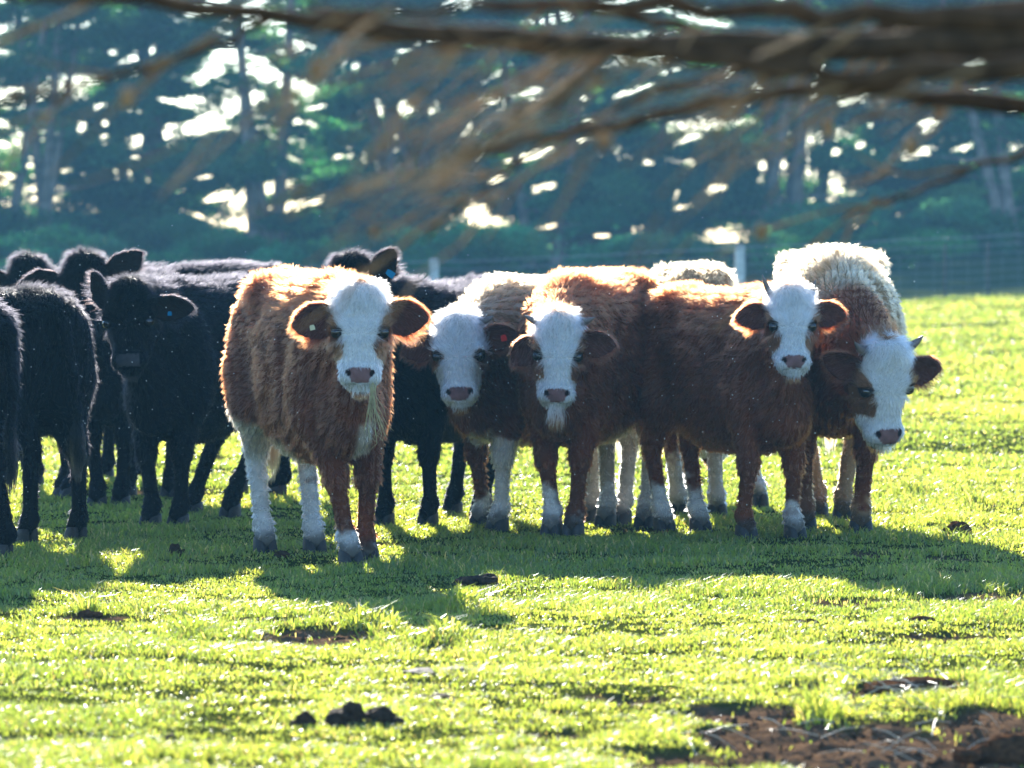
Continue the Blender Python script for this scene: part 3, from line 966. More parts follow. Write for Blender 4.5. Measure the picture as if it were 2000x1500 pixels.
# ------------------------------------------------------------------ grass
def leaf_mat(name, gloss=.08, rough=.3, trans=.5, tint=(1, 1, 1)):
    m = bpy.data.materials.new(name); m.use_nodes = True
    nt = m.node_tree; nt.nodes.remove(nt.nodes['Principled BSDF'])
    out = nt.nodes['Material Output']
    a = nt.nodes.new('ShaderNodeAttribute'); a.attribute_name = 'coat'
    df = nt.nodes.new('ShaderNodeBsdfDiffuse'); tr = nt.nodes.new('ShaderNodeBsdfTranslucent')
    gl = nt.nodes.new('ShaderNodeBsdfGlossy'); gl.inputs['Roughness'].default_value = rough
    gl.inputs['Color'].default_value = (.9, .95, 1, 1)
    tm = nt.nodes.new('ShaderNodeVectorMath'); tm.operation = 'MULTIPLY'; tm.inputs[1].default_value = tint
    nt.links.new(a.outputs['Color'], df.inputs[0])
    nt.links.new(a.outputs['Color'], tm.inputs[0]); nt.links.new(tm.outputs[0], tr.inputs[0])
    m1 = nt.nodes.new('ShaderNodeMixShader'); m1.inputs[0].default_value = trans
    nt.links.new(df.outputs[0], m1.inputs[1]); nt.links.new(tr.outputs[0], m1.inputs[2])
    m2 = nt.nodes.new('ShaderNodeMixShader'); m2.inputs[0].default_value = gloss
    nt.links.new(m1.outputs[0], m2.inputs[1]); nt.links.new(gl.outputs[0], m2.inputs[2])
    nt.links.new(m2.outputs[0], out.inputs['Surface'])
    return m
M_GRASS = leaf_mat('grass_blade', .045, .30, .62, (2.9, 2.7, 1.3))

TUFTS = [(1590, 1408, 60, 22, .10), (740, 1235, 60, 12, .07), (870, 1250, 40, 10, .07), (620, 1250, 30, 8, .05), (1480, 1388, 60, 10, .06), (1880, 1350, 60, 14, .07), (170, 1195, 40, 8, .05), (370, 1240, 40, 8, .05), (1200, 1215, 40, 8, .04), (1865, 1045, 25, 10, .06), (1780, 968, 40, 6, .05), (1900, 985, 30, 6, .05), (690, 1235, 40, 12, .05), (40, 1240, 50, 8, .04), (900, 1195, 50, 12, .06)]
def build_grass():
    r = np.random.default_rng(5)
    XS = []; YS = []; HS = []
    def band(y0, y1, dens, hm, wm):
        wd = lambda y: .115 * y * 2 + 5.0
        A = (y1 - y0) * (wd(y0) + wd(y1)) / 2
        n = int(A * dens)
        y = r.uniform(y0, y1, n); x = r.uniform(-.5, .5, n) * wd(y)
        inner = (np.abs(x) < .115 * y + .5) | (r.random(n) < .45)
        x, y = x[inner], y[inner]; n = len(x)
        XS.append(np.stack([x, y, np.full(n, hm), np.full(n, wm)], 1))
    band(11.4, 16, 8200, 1, .9)
    band(16, 22, 6000, 1.0, 1.0)
    band(22, 30, 3300, 1.05, 1.35)
    band(30, 45, 1000, 1.1, 2.3)
    band(45, 93, 280, 1.3, 4.2)
    A = np.concatenate(XS)
    x, y, hm, wm = A.T
    p3 = np.stack([x, y, 0 * x], 1)
    m = mud(x, y)
    n1 = fbm(p3, 2.2, 11, 3); n2 = fbm(p3, 11, 14, 2); n3 = fbm(p3, .5, 17, 2)
    keep = r.random(len(x)) > np.clip(m * 1.02, 0, .985)
    keep &= r.random(len(x)) < .30 + 1.4 * sstep(.33, .60, n2 * .6 + n1 * .4)
    x, y, hm, wm, n1, n2, n3, m = [q[keep] for q in (x, y, hm, wm, n1, n2, n3, m)]
    px, py = project(x, y, 0)
    tf = np.zeros(len(x))
    for cx, cy, rx, ry, hh in TUFTS:
        d = ((px - cx) / rx) ** 2 + ((py - cy) / ry) ** 2
        tf += hh * np.exp(-d * 1.5)
    n = len(x)
    h = hm * (.010 + .026 * sstep(.35, .72, n1) + .012 * n2 + tf) * (.5 + r.random(n))
    h *= 1 - .4 * m
    w = wm * (.0017 + .0014 * r.random(n)) * (1 + .6 * (tf > .03))
    az = r.uniform(0, 2 * np.pi, n)
    lean = h * (.3 + .9 * r.random(n)) * np.where(tf > .02, 1.2, 1)
    dx, dy = np.cos(az), np.sin(az)
    fa = az + np.pi / 2 + r.normal(0, .5, n)
    wx, wy = np.cos(fa) * w, np.sin(fa) * w
    z0 = hgt(x, y) - .006 - m * .02
    V = np.empty((n, 5, 3), np.float32)
    V[:, 0] = np.stack([x - wx, y - wy, z0], 1); V[:, 1] = np.stack([x + wx, y + wy, z0], 1)
    mx, my, mz = x + dx * lean * .35, y + dy * lean * .35, z0 + h * .62
    V[:, 2] = np.stack([mx - wx * .8, my - wy * .8, mz], 1); V[:, 3] = np.stack([mx + wx * .8, my + wy * .8, mz], 1)
    V[:, 4] = np.stack([x + dx * lean, y + dy * lean, z0 + h * (.95 - .25 * r.random(n))], 1)
    b = np.arange(n)[:, None] * 5
    Q = b + np.array([[0, 1, 3, 2]]); T = b + np.array([[2, 3, 4]])
    g1 = np.array([.125, .185, .036]); g2 = np.array([.22, .235, .055]); dry = np.array([.38, .31, .15]); dk = np.array([.05, .105, .02])
    k = r.random(n)[:, None]
    c = g1 * (1 - k) + g2 * k
    kk = sstep(.45, .65, n3 + .2 * (n1 - .5))[:, None] * .35
    c = c * (1 - kk) + dk * kk
    dm = (r.random(n) < .045 + .10 * m + .05 * sstep(.55, .7, n1))
    c[dm] = dry
    c *= (.7 + .6 * r.random((n, 1)))
    C = np.repeat(c, 5, 0)
    o = mesh_np('grass', V.reshape(-1, 3), [Q, T], M_GRASS, None, False, C)
    tag(o, 'short bright green pasture grass covering the whole field', 'grass', kind='stuff')
    print('blades', n)
build_grass()

# ------------------------------------------------------------------ dung and clods
M_DUNG = simple_mat('dung', (.050, .030, .018), .85, .5, 60, .02, .8)
M_EARTH = simple_mat('earth', (.09, .045, .022), .95, .5, 50, 0, .8)
def lump(name, px, py, lobes, mat, label, cat, group=None, seed=0):
    o = G(px, py); o[2] = hgt(np.array([o[0]]), np.array([o[1]]))[0]
    rt = None; bg_ = Bag()
    r = np.random.default_rng(seed)
    for (dx, dy, dz, rx, ry, rz) in lobes:
        v, f = uv_ball((0, 0, 0), 1, 28, 18)
        n = fbm(v + seed * 3.1 + dx * 9, 2.2, seed, 4)[:, None]
        v = v * (.55 + .9 * n)
        v = v * np.array([rx, ry, rz]) + np.array([dx, dy, dz])
        bg_.add(v, f)
    ob = bg_.build(name, mat)
    ob.location = tuple(o)
    tag(ob, label, cat, group)
GD = 'dung and clods in the grass'
lump('dung_pat', 690, 1416, [(-.03, 0, .015, .05, .06, .032), (.0, .0, .035, .03, .035, .035), (.075, .03, .015, .05, .05, .036), (.125, 0, .005, .025, .03, .02)], M_DUNG, 'largest brown dung heap, near the bottom edge left of centre', 'dung', GD, 1)
lump('dung_pat', 597, 1418, [(0, 0, .01, .03, .03, .035), (-.03, .0, .0, .02, .03, .02)], M_DUNG, 'small dung lump just left of the largest heap', 'dung', GD, 2)
lump('dung_pat', 333, 1446, [(0, 0, .01, .022, .03, .018)], M_DUNG, 'tiny dark dung lump low in the left foreground', 'dung', GD, 3)
lump('dung_pat', 342, 1086, [(0, 0, .02, .03, .04, .035), (.03, 0, .01, .02, .03, .02)], M_DUNG, 'reddish dung lump in the shadow under the black cattle', 'dung', GD, 4)
lump('dung_pat', 553, 1090, [(0, 0, .01, .03, .03, .02), (-.02, 0, .01, .02, .03, .018)], M_DUNG, 'dung lump between the hind hooves of the nearest calf', 'dung', GD, 5)
lump('dung_pat', 930, 1142, [(-.04, 0, .01, .05, .09, .025), (.05, 0, .015, .045, .1, .03), (.0, .1, .01, .07, .05, .02)], M_DUNG, 'flat dark dung pat in sunlit grass right of the nearest calf', 'dung', GD, 6)
lump('dung_pat', 865, 1325, [(-.06, 0, .0, .06, .08, .015), (.05, 0, .0, .07, .09, .017)], simple_mat('old_dung', (.16, .13, .10), .8, .4, 60, .05, .8), 'pale dried dung pat in the foreground grass', 'dung', GD, 7)
lump('dung_pat', 862, 1368, [(0, 0, .0, .04, .05, .014), (-.07, 0, 0, .03, .04, .012)], M_DUNG, 'thin dark dung smear above the largest heap', 'dung', GD, 8)
lump('earth_clod', 1868, 1050, [(0, 0, .02, .06, .07, .06), (.03, .02, .03, .04, .05, .045)], M_EARTH, 'dark clod tufted with grass beside the right shadow', 'clod', GD, 9)
lump('earth_clod', 1985, 1470, [(0, 0, .0, .10, .10, .055), (-.07, .02, .0, .06, .08, .03), (-.14, -.05, 0, .04, .05, .02)], M_EARTH, 'dark earth mound in the bottom right corner', 'clod', GD, 10)
lump('earth_clod', 1740, 1352, [(0, 0, .0, .09, .12, .03), (.12, .05, .0, .1, .1, .035)], M_EARTH, 'wet dark earth ridge strewn with straw at the right', 'clod', GD, 11)
lump('earth_clod', 170, 1200, [(0, 0, .0, .03, .03, .018), (.04, 0, .0, .02, .03, .012)], M_EARTH, 'clod in the broken turf below the left shadow', 'clod', GD, 12)
lump('earth_clod', 1558, 1228, [(0, 0, .0, .04, .05, .018), (.05, .05, 0, .03, .04, .015)], M_EARTH, 'small dark clod in the open grass below the shadow', 'clod', GD, 13)
lump('earth_clod', 1800, 1218, [(0, 0, .0, .05, .05, .018)], M_EARTH, 'flat clod in the grass near the right edge', 'clod', GD, 14)

def straws():
    r = np.random.default_rng(9); bg_ = Bag()
    for cx, cy, sx, sy, n in ((1790, 1345, 70, 18, 46), (1600, 1330, 40, 8, 8), (1500, 1420, 160, 25, 14), (1850, 1450, 120, 30, 16), (1430, 1438, 30, 5, 2)):
        for k in range(n):
            q = G(cx + r.normal(0, sx), cy + r.normal(0, sy)); q[2] = hgt(q[:1], q[1:2])[0] + .006 + .02 * r.random()
            a = r.uniform(0, np.pi); L = r.uniform(.03, .10)
            d = np.array([np.cos(a), np.sin(a), r.normal(0, .25)]) * L
            v, f = tube([q - d, q + (0, 0, .01), q + d], [.0014, .0016, .001], 5)
            bg_.add(v, f)
    o = bg_.build('straw', simple_mat('straw', (.50, .44, .30), .4, .3, 40, .6))
    tag(o, 'pale dry straw strewn over the muddy ground at the bottom right', 'straw', kind='stuff')
straws()

def crumbs():
    r = np.random.default_rng(19); n = 9000
    x = r.uniform(-1.9, 2.6, n); y = r.uniform(12.2, 19, n)
    m = mud(x, y) > .6
    x, y = x[m], y[m]; n = len(x)
    z = hgt(x, y) + 0.0
    base, fs = uv_ball((0, 0, 0), 1, 7, 5)
    nb = len(base)
    S = (.003 + .012 * r.random(n) ** 3)[:, None, None]
    V = base[None] * (1 + .35 * r.normal(0, 1, (n, nb, 1))) * S * r.uniform(.7, 1.3, (n, 1, 3))
    V = V + np.stack([x, y, z - .018 + .03 * (fbm(np.stack([x, y, 0 * x], 1), 9, 55, 4) - .5) * 2], 1)[:, None]
    off = np.arange(n)[:, None, None] * nb
    F = [(f[None] + off).reshape(-1, f.shape[1]) for f in fs]
    o = mesh_np('soil_crumbs', V.reshape(-1, 3), F, simple_mat('soil', (.12, .072, .042), .95, .6, 30, 0, .5))
    tag(o, 'loose dark crumbs of trampled soil in the muddy patches', 'soil', kind='stuff')
crumbs()

# ------------------------------------------------------------------ hay in the mouth of the nearest calf
def hay():
    r = np.random.default_rng(3)
    D = Dof(1100) - .58 - .02
    a = P(728, 752, D - .05)
    bg_ = Bag()
    for k in range(26):
        q0 = a + r.normal(0, .006, 3)
        ex = r.normal(.02, .035); L = r.uniform(.10, .25)
        q1 = q0 + np.array([ex * .3 - .004, -.02, -L * .5]); q2 = q0 + np.array([ex, r.normal(-.01, .02), -L]); q3 = q2 + np.array([r.normal(.01, .02), r.normal(0, .01), -.03])
        v, f = tube([q0, q1, q2, q3], [.0012, .0012, .001, .0005], 5)
        bg_.add(v, f)
    o = bg_.build('hay_wisp', M_HAY)
    tag(o, 'wisp of dry hay hanging from the mouth of the nearest calf', 'hay')
hay()

# ------------------------------------------------------------------ fence
def fence():
    rt = empty('wire_fence', (0, 90, 0))
    tag(rt, 'wire stock fence with square wooden posts along the far edge of the field', 'fence')
    rt_inv = np.array([0, 90, 0])
    mw = simple_mat('weathered_wood', (.55, .56, .52), .8, .2, 6, .2, .3)
    ms = simple_mat('steel_picket', (.03, .035, .03), .6, .2, 6)
    mg = simple_mat('galvanised_wire', (.26, .27, .28), .5, .2, 30, .4)
    def post(px, w, mat, name, h=1.10):
        X = (px - 1000) * 90 / FPX; z = float(hgt(np.array([X]), np.array([90.]))[0])
        a = w / 2; c_ = w * .12
        pr = [(-a + c_, -a), (a - c_, -a), (a, -a + c_), (a, a - c_), (a - c_, a), (-a + c_, a), (-a, a - c_), (-a, -a + c_)]
        V = [(X + q[0], q[1], z - .3) for q in pr] + [(X + q[0], q[1], z + h - .02) for q in pr] + [(X + q[0] * .8, q[1] * .8, z + h) for q in pr]
        Q = [[k * 8 + i, k * 8 + (i + 1) % 8, (k + 1) * 8 + (i + 1) % 8, (k + 1) * 8 + i] for k in range(2) for i in range(8)]
        me = mesh_np(name, np.array(V), [np.array(Q), np.array([[16, 17, 18, 19, 20, 21, 22, 23]])], mat, rt, False)
    for px in (-350, 250, 848, 1445, 2040, 2640): post(px, .165, mw, 'post', 1.13)
    for px in (50, 450, 650, 1048, 1248, 1645, 1846, 1930, 2240): post(px, .045, ms, 'picket', .98)
    xs = np.linspace(-17, 20, 60)
    zz = hgt(xs, np.full(60, 90.))
    for hh, rr in ((1.08, .007), (.93, .005), (.78, .004), (.63, .003), (.48, .003), (.34, .003), (.2, .003), (.08, .003)):
        v, f = tube(np.stack([xs, np.full(60, -.10), zz + hh + .01 * np.sin(xs * 3)], 1), rr, 5)
        mesh_np('wire', v, f, mg, rt)
    bg_ = Bag()
    for x in np.arange(-16, 19, .30):
        z = float(hgt(np.array([x]), np.array([90.]))[0])
        v, f = tube([(x, -.105, z + .06), (x, -.105, z + .4), (x + .005, -.105, z + .79)], .0022, 4)
        bg_.add(v, f)
    bg_.build('wire_mesh', mg, rt)
    bb = Bag()
    r = np.random.default_rng(2)
    for x in np.arange(-16, 19, .14):
        z = float(hgt(np.array([x]), np.array([90.]))[0]) + 1.08 + .01 * math.sin(x * 3)
        q = np.array([x, -.10, z]); d = unit(r.normal(0, 1, 3)) * .022
        v, f = tube([q - d, q, q + d], .004, 4)
        bb.add(v, f)
    bo = bb.build('barbs', mg, rt); bo['kind'] = 'stuff'
fence()

# ------------------------------------------------------------------ trees beyond the fence
M_BARK = simple_mat('bark', (.20, .16, .13), .85, .4, 4, .2, .6)
M_LEAF = leaf_mat('conifer_foliage', .02, .5, .5, (1.5, 2.2, 1.1))
GAPS = [(440, 110, 60, 22), (500, 135, 75, 24), (570, 165, 60, 20), (395, 150, 60, 18), (470, 205, 60, 24), (400, 240, 80, 26), (310, 265, 60, 22), (300, 300, 50, 12), (500, 380, 85, 22), (430, 385, 50, 14), (580, 400, 70, 14), (240, 340, 28, 24), (285, 340, 25, 20),
        (420, 6, 90, 16), (480, 20, 50, 10), (475, 52, 28, 8), (1060, 40, 55, 18), (1210, 8, 60, 12), (1260, 20, 40, 8), (1930, 120, 60, 16), (1990, 140, 30, 10), (1910, 175, 40, 9), (1790, 300, 60, 14), (1720, 240, 35, 14), (1810, 240, 40, 12), (1880, 290, 40, 10),
        (1150, 465, 90, 14), (1230, 450, 60, 12), (1090, 440, 50, 10), (970, 350, 30, 12), (935, 410, 35, 34), (1345, 272, 42, 12), (1335, 405, 40, 10), (1400, 370, 35, 14), (1070, 365, 50, 12), (1040, 180, 45, 14), (1220, 185, 45, 10), (1070, 290, 45, 12), (1020, 310, 50, 12), (1130, 275, 40, 12),
        (790, 210, 16, 20), (735, 205, 10, 22), (620, 210, 40, 8), (1570, 200, 18, 34), (1618, 230, 8, 18), (1650, 200, 30, 10), (1490, 325, 9, 16), (1502, 355, 8, 12), (1475, 300, 10, 10), (1578, 320, 6, 30), (1532, 315, 5, 20), (1630, 298, 20, 12), (1680, 285, 20, 10), (1740, 345, 35, 7),
        (20, 395, 36, 12), (60, 200, 34, 8), (10, 350, 30, 12), (160, 250, 16, 20), (205, 240, 14, 14), (205, 265, 14, 10), (65, 320, 26, 14), (175, 45, 26, 8), (270, 110, 50, 12), (830, 300, 10, 20), (760, 290, 30, 10), (690, 285, 22, 8), (400, 345, 28, 8), (1480, 180, 14, 26), (1690, 440, 40, 8), (1680, 420, 30, 7), (1760, 415, 30, 8), (1260, 170, 30, 10), (1140, 190, 20, 10), (1150, 240, 16, 10), (1755, 90, 35, 8)]
GA = np.array(GAPS, float)
def in_gap(p, seed):
    px, py = project(p[:, 0], p[:, 1], p[:, 2])
    nz = fbm(p, 2.2, 400, 2) - .5
    best = np.full(len(p), -9.0)
    for cx, cy, rx, ry in GA:
        sl = .25
        an = .38 if (cx > 480 and cx < 640 and cy < 190) else (-.42 if cx < 520 and cy < 290 else -.22)
        if ry > rx * .8: an = 0
        dx = (px - cx) * math.cos(an) + (py - cy) * math.sin(an); dy = -(px - cx) * math.sin(an) + (py - cy) * math.cos(an)
        kx = 1.12 if rx > 45 else .9
        d = 1 - np.sqrt((dx / rx / kx) ** 2 + (dy / ry / kx) ** 2)
        best = np.maximum(best, d)
    sl = np.where(px > 640, .28, -.12) + .25 * (fbm(np.stack([px / 260, py / 260, 0 * px], 1), 1.0, 510, 1) - .5)
    sm = fbm(np.stack([px / 55, (py + px * sl) / 11, 0 * px], 1), 1.0, 500, 4)
    sm = sm - .10 * sstep(300, 420, py) + .04 * (fbm(p, 1.0, 402, 2) - .5)
    return (best + nz * 1.3 + (fbm(p, 4.5, 401, 3) - .5) * 1.5 > .05) | (sm > .69)

TREE_LABELS = []
def tree(name, X, Y, h, stems, seed, label, cat='tree', spread=4.2, dens=1.0, low=.03, leafs=.10, group=None):
    r = np.random.default_rng(seed)
    z0 = float(hgt(np.array([X]), np.array([Y]))[0])
    rt = empty(name, (X, Y, z0)); tag(rt, label, cat, group)
    tb = Bag(); LP = []; LD = []; LF = []
    stems = stems + (name == 'cypress_tree')
    for sN in range(stems):
        a = r.uniform(0, 6.28); ln = r.uniform(.06, .26) * h * (stems > 1)
        b = np.array([r.normal(0, .3), r.normal(0, .2), -.2]) if stems > 1 else np.array([0, 0, -.2])
        hh = h * r.uniform(.8, 1.0)
        tt = np.linspace(0, 1, 9)
        pth = b + np.stack([np.cos(a) * ln * tt ** 1.2 + .12 * np.sin(tt * 5 + a), np.sin(a) * ln * tt * .6 + .1 * np.cos(tt * 4), hh * tt], 1)
        R0 = h * .0125 * r.uniform(.8, 1.2)
        v, f = tube(pth, R0 * (1 - tt * .88) + R0 * .5 * np.exp(-tt * 25), 9)
        tb.add(v, f)
        nb = int(22 * dens * h / 12 / max(1, stems * .55)) + 4
        for k in range(nb):
            t = low + (1 - low) * (k + r.random()) / nb
            o = np.array([np.interp(t, tt, pth[:, c_]) for c_ in range(3)])
            az = r.uniform(0, 6.28)
            L = spread * (1 - .62 * t) * r.uniform(.55, 1.1)
            rise = r.uniform(-.10, .28)
            ss = np.linspace(0, 1, 6)
            d = np.array([np.cos(az), np.sin(az), 0])
            bp_ = o + d * (L * ss)[:, None] + np.array([0, 0, 1.0]) * (L * (rise * ss - .12 * ss ** 2))[:, None] + r.normal(0, .05, (6, 3)) * ss[:, None]
            v, f = tube(bp_, R0 * .34 * (1 - ss * .85) * (1 - .4 * t), 5)
            tb.add(v, f)
            npad = int(6 * L / 2.5) + 2
            for j in range(npad):
                q = .28 + .75 * (j + r.random()) / npad
                c_ = o + d * L * q + np.array([0, 0, L * (rise * q - .12 * q * q)]) + r.normal(0, .22, 3) * [1, 1, .5]
                rad = np.array([r.uniform(.5, 1.0), r.uniform(.5, 1.0), r.uniform(.16, .42)]) * (.75 + .10 * L)
                n = int(1150 * rad[0] * rad[1] * dens / leafs ** .5 * .316)
                g = unit(r.normal(0, 1, (n, 3))) * (r.random((n, 1)) ** .45)
                if d[1] < 0 and c_[2] < 5.5 and r.random() < .45: continue
                LF.append(np.tile(np.array([1, 1, 1.]) * r.uniform(.45, 1.7) * np.array([r.uniform(.7, 1.6), 1, r.uniform(.7, 1.1)]), (n, 1)))
                LP.append(c_ + g * rad + np.array([0, 0, .06]) * (1 - (g[:, :1] ** 2)))
                LD.append(g + d * .5)
    lp = np.concatenate(LP); ld = np.concatenate(LD); lf = np.concatenate(LF)
    k = ~in_gap(lp + np.array([X, Y, z0]), seed)
    lp = lp[k]; ld = ld[k]; lf = lf[k]
    n = len(lp)
    u = unit(ld * [1, 1, .3] + r.normal(0, .5, (n, 3)) + [0, 0, .15]); w = unit(np.cross(u, r.normal(0, 1, (n, 3)) + [0, 0, 1.5]))
    S = leafs * r.uniform(.5, 1.3, (n, 1))
    V = np.stack([lp - w * S * .32, lp + w * S * .32, lp + u * S * 1.3], 1)
    T = np.arange(n)[:, None] * 3 + np.array([[0, 1, 2]])
    nz = fbm(lp, .8, seed + 3, 2)[:, None]; n4 = fbm(lp, 3, seed + 4, 2)[:, None]
    c0 = np.array([.025, .095, .075]); c1 = np.array([.075, .175, .07])
    C = c0 * (1 - nz) + c1 * nz
    C = C * lf * (.55 + .9 * n4) * r.uniform(.7, 1.3, (n, 1))
    tb.build('trunk', M_BARK, rt)
    mesh_np('crown', V.reshape(-1, 3), T, M_LEAF, rt, False, np.repeat(C, 3, 0))
    return n

TR = [(-15.5, 131, 13.6, 2, 'cypress at the far left edge behind the black cattle'),
      (-12.0, 127, 12.5, 3, 'many-stemmed cypress above the left black cattle'),
      (-8.6, 133, 13.4, 1, 'cypress bounding the left of the largest sky gap'),
      (-6.0, 126, 13.6, 2, 'cypress with the large sky gaps through its boughs'),
      (-2.6, 130, 13.8, 3, 'cypress with leaning stems above the blue-tagged black cow'),
      (.6, 127, 13.4, 1, 'cypress above the wooden post nearer the middle'),
      (3.2, 134, 12.3, 2, 'cypress between the two wooden fence posts'),
      (6.4, 127, 13.8, 3, 'cypress with slits of sky between its stems, right of centre'),
      (9.4, 131, 13.6, 2, 'cypress above the big cream-backed cow'),
      (12.6, 126, 13.4, 1, 'cypress above the right end of the field'),
      (15.8, 132, 12.4, 2, 'cypress at the far right edge'),
      (-10, 141, 14, 2, 'rear cypress in the left of the wood'), (-4.2, 142, 14.2, 2, 'rear cypress left of the middle of the wood'),
      (1.8, 143, 14, 2, 'rear cypress in the middle of the wood'), (8.0, 142, 14.2, 2, 'rear cypress right of the middle of the wood'), (14.2, 143, 12.6, 1, 'rear cypress in the right of the wood')]
tot = 0
for i, (X, Y, h, stn, lb) in enumerate(TR):
    tot += tree('cypress_tree', X, Y, h, stn, 200 + i, lb, 'tree', group='cypress trees beyond the fence')
SH = [(-9.5, 108, 1.6, 'low shrub beyond the fence behind the black heads'), (-6.2, 112, 1.7, 'rounded shrub beyond the fence, left of centre'), (-3.2, 107, 1.4, 'shrub beyond the fence over the nearest calf'), (-.4, 111, 1.5, 'shrub beyond the fence at the middle'),
      (2.6, 106, 1.25, 'scrubby pale shrub between the wooden posts'), (6.8, 112, 1.5, 'shrub beyond the fence behind the cream-backed cow'), (9.6, 118, 1.3, 'feathery shrub under the trees at the right')]
for i, (X, Y, h, lb) in enumerate(SH):
    tot += tree('shrub', X, Y, h, 3, 300 + i, lb, 'shrub', spread=2.3, dens=1.0, low=.05, leafs=.08, group='shrubs beyond the fence')
print('leaves', tot)

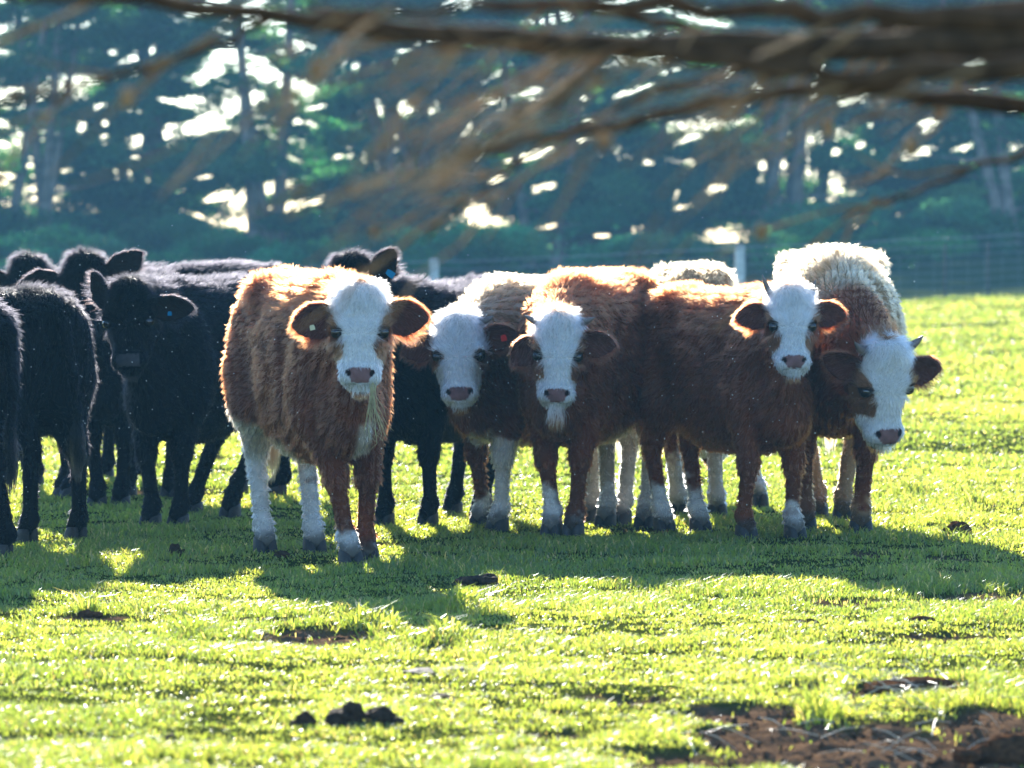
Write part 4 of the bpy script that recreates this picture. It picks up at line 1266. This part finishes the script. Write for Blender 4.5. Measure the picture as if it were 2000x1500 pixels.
# ------------------------------------------------------------------ overhanging bare tree near the camera
def overhang():
    r = np.random.default_rng(21)
    base = np.array([2.9, 8.9, 0.0])
    rt = empty('overhanging_tree', tuple(base)); tag(rt, 'bare brown limbs and twigs of a near tree hanging across the top, out of focus', 'tree')
    mb = simple_mat('dark_bark', (.085, .045, .020), .9, .5, 25, .05, .8)
    mtw = simple_mat('twig_bark', (.34, .20, .09), .85, .5, 30, .08, .4)
    tp = np.array([[0, 0, -.2], [.02, 0, .6], [-.02, .02, 1.4], [.05, 0, 2.4], [.0, .1, 4.0], [.1, .1, 6.0]])
    v, f = tube(tp, [.30, .23, .20, .17, .12, .05], 14); mesh_np('trunk', v, f, mb, rt)
    def limb(pts, r0, r1, ntw, seed, name='limb', tl=(.14, .40), tr=(.0024, .0050), first=True):
        W = np.array([P(a, b, d * 1.35) for a, b, d in pts]) - base
        if first: W = np.concatenate([[[0, 0, W[0][2] - .12]], W])
        t = np.linspace(0, 1, len(W)); tt = np.linspace(0, 1, 24)
        sm = np.stack([np.interp(tt, t, W[:, k]) for k in range(3)], 1)
        for _ in range(3): sm[1:-1] = (sm[:-2] + sm[1:-1] * 2 + sm[2:]) / 4
        sm[1:-1] += np.random.default_rng(seed).normal(0, .006, (22, 3))
        v, f = tube(sm, np.interp(tt, [0, 1], [r0, r1]) * (1 + .12 * np.sin(tt * 40 + seed)), 10)
        lb_ = mesh_np(name, v, f, mb, rt)
        rr = np.random.default_rng(seed)
        for k in range(ntw):
            q = rr.uniform(.22, 1); o = np.array([np.interp(q, tt, sm[:, c_]) for c_ in range(3)])
            L = rr.uniform(*tl); ang = R(rr.normal(27, 11)); 
            d = np.array([-math.cos(ang), rr.normal(0, .5), -math.sin(ang)])
            s_ = np.linspace(0, 1, 6)
            pth = o + d * (L * s_)[:, None] + np.array([0, 0, -.15 * L]) * (s_ ** 2)[:, None] + rr.normal(0, .006, (6, 3))
            b = Bag(); rad = rr.uniform(*tr)
            v, f = tube(pth, rad * (1 - s_ * .65), 6); b.add(v, f)
            for j in range(3):
                qq = rr.uniform(.2, .9); oo = o + d * L * qq; l2 = L * rr.uniform(.2, .5)
                d2 = unit(d + rr.normal(0, .45, 3)) * l2
                v, f = tube([oo, oo + d2 * .5 + (0, 0, -.004), oo + d2], [rad * .6, rad * .5, rad * .25], 5); b.add(v, f)
            if rr.random() < .3:
                cv, cf = uv_ball(pth[3], np.array([.010, .010, .014]) * rr.uniform(.7, 1.2), 10, 8); b.add(cv, cf)
            b.build('twig', mtw, lb_)
    limb([(2150, 60, 6.2), (1700, 95, 6.0), (1300, 95, 5.9), (1000, 85, 5.8), (750, 55, 5.8), (480, 22, 5.7), (150, -10, 5.6), (-150, -30, 5.6)], .030, .008, 7, 1)
    limb([(2150, 20, 5.6), (1800, 50, 5.5), (1500, 20, 5.4), (1200, 10, 5.3), (900, 30, 5.3), (600, 10, 5.2)], .024, .005, 8, 2)
    limb([(2150, 215, 6.4), (1900, 195, 6.2), (1650, 180, 6.1), (1450, 185, 6.0), (1250, 240, 6.0), (1050, 275, 5.9), (900, 300, 5.9)], .020, .005, 5, 3)
    limb([(2150, 150, 5.4), (1850, 130, 5.3), (1600, 150, 5.2), (1350, 110, 5.2), (1100, 70, 5.1), (850, 90, 5.1)], .024, .005, 14, 4)
    limb([(560, 25, 5.9), (400, 95, 5.9), (220, 150, 5.9), (80, 190, 5.9), (-60, 210, 5.9)], .007, .0045, 4, 5, first=False)
    limb([(2150, 260, 6.8), (2000, 300, 6.8), (1800, 370, 6.8), (1650, 420, 6.8)], .009, .003, 4, 6)
    limb([(2150, 0, 6.6), (1850, 10, 6.4), (1650, 60, 6.4), (1400, 150, 6.3), (1200, 210, 6.2), (950, 350, 6.2), (830, 470, 6.2)], .013, .003, 4, 7)
    limb([(2150, 110, 7.0), (1850, 60, 6.8), (1600, 90, 6.8), (1350, 60, 6.7), (1050, 0, 6.6)], .028, .006, 14, 8)
    limb([(1300, 40, 5.0), (1150, 150, 5.0), (1000, 260, 5.0), (800, 340, 5.0)], .005, .003, 2, 9, first=False)
    # a low drooping twig
    limb([(1000, 130, 6.6), (800, 480, 6.6), (560, 1030, 6.6), (330, 1046, 6.6), (150, 1075, 6.6), (0, 1085, 6.6), (-200, 1100, 6.6)], .002, .0032, 0, 10, 'low_twig', first=False) if False else None
overhang()

# ------------------------------------------------------------------ midges
def midges():
    r = np.random.default_rng(4); bg_ = Bag()
    for k in range(420):
        D = r.uniform(19.5, 24)
        q = P(r.uniform(0, 1900), r.normal(720, 150), D)
        if q[2] < .15: continue
        s_ = r.uniform(.0012, .0026)
        V = q + np.array([[1, 0, 0], [-1, 0, 0], [0, 1, 0], [0, -1, 0], [0, 0, 1], [0, 0, -1]]) * s_
        bg_.add(V, np.array([[0, 2, 4], [2, 1, 4], [1, 3, 4], [3, 0, 4], [2, 0, 5], [1, 2, 5], [3, 1, 5], [0, 3, 5]]))
    m, nt, b = new_mat('midge_wings')
    b.inputs['Base Color'].default_value = (.8, .8, .75, 1); b.inputs['Roughness'].default_value = .4
    o = bg_.build('midges', m)
    tag(o, 'cloud of tiny pale midges flying around the cattle', 'midges', kind='stuff')
midges()

# ------------------------------------------------------------------ haze
def haze():
    lo = np.array([-230, -28, -2.5]); hi = np.array([230, 190, 17])
    V = np.array([[x, y, z] for x in (lo[0], hi[0]) for y in (lo[1], hi[1]) for z in (lo[2], hi[2])])
    Q = np.array([[0, 1, 3, 2], [4, 6, 7, 5], [0, 4, 5, 1], [2, 3, 7, 6], [0, 2, 6, 4], [1, 5, 7, 3]])
    m = bpy.data.materials.new('haze'); m.use_nodes = True
    nt = m.node_tree; nt.nodes.remove(nt.nodes['Principled BSDF'])
    pv = nt.nodes.new('ShaderNodeVolumePrincipled')
    pv.inputs['Color'].default_value = (.24, .62, .92, 1)
    pv.inputs['Density'].default_value = HAZE
    pv.inputs['Anisotropy'].default_value = 0.0
    nt.links.new(pv.outputs[0], nt.nodes['Material Output'].inputs['Volume'])
    o = mesh_np('haze', V, Q, m, None, False)
    tag(o, 'thin blue haze in the air over the field and trees', 'haze', kind='stuff')
HAZE = .0008
haze()
print('total', round(time.time() - _t, 1))
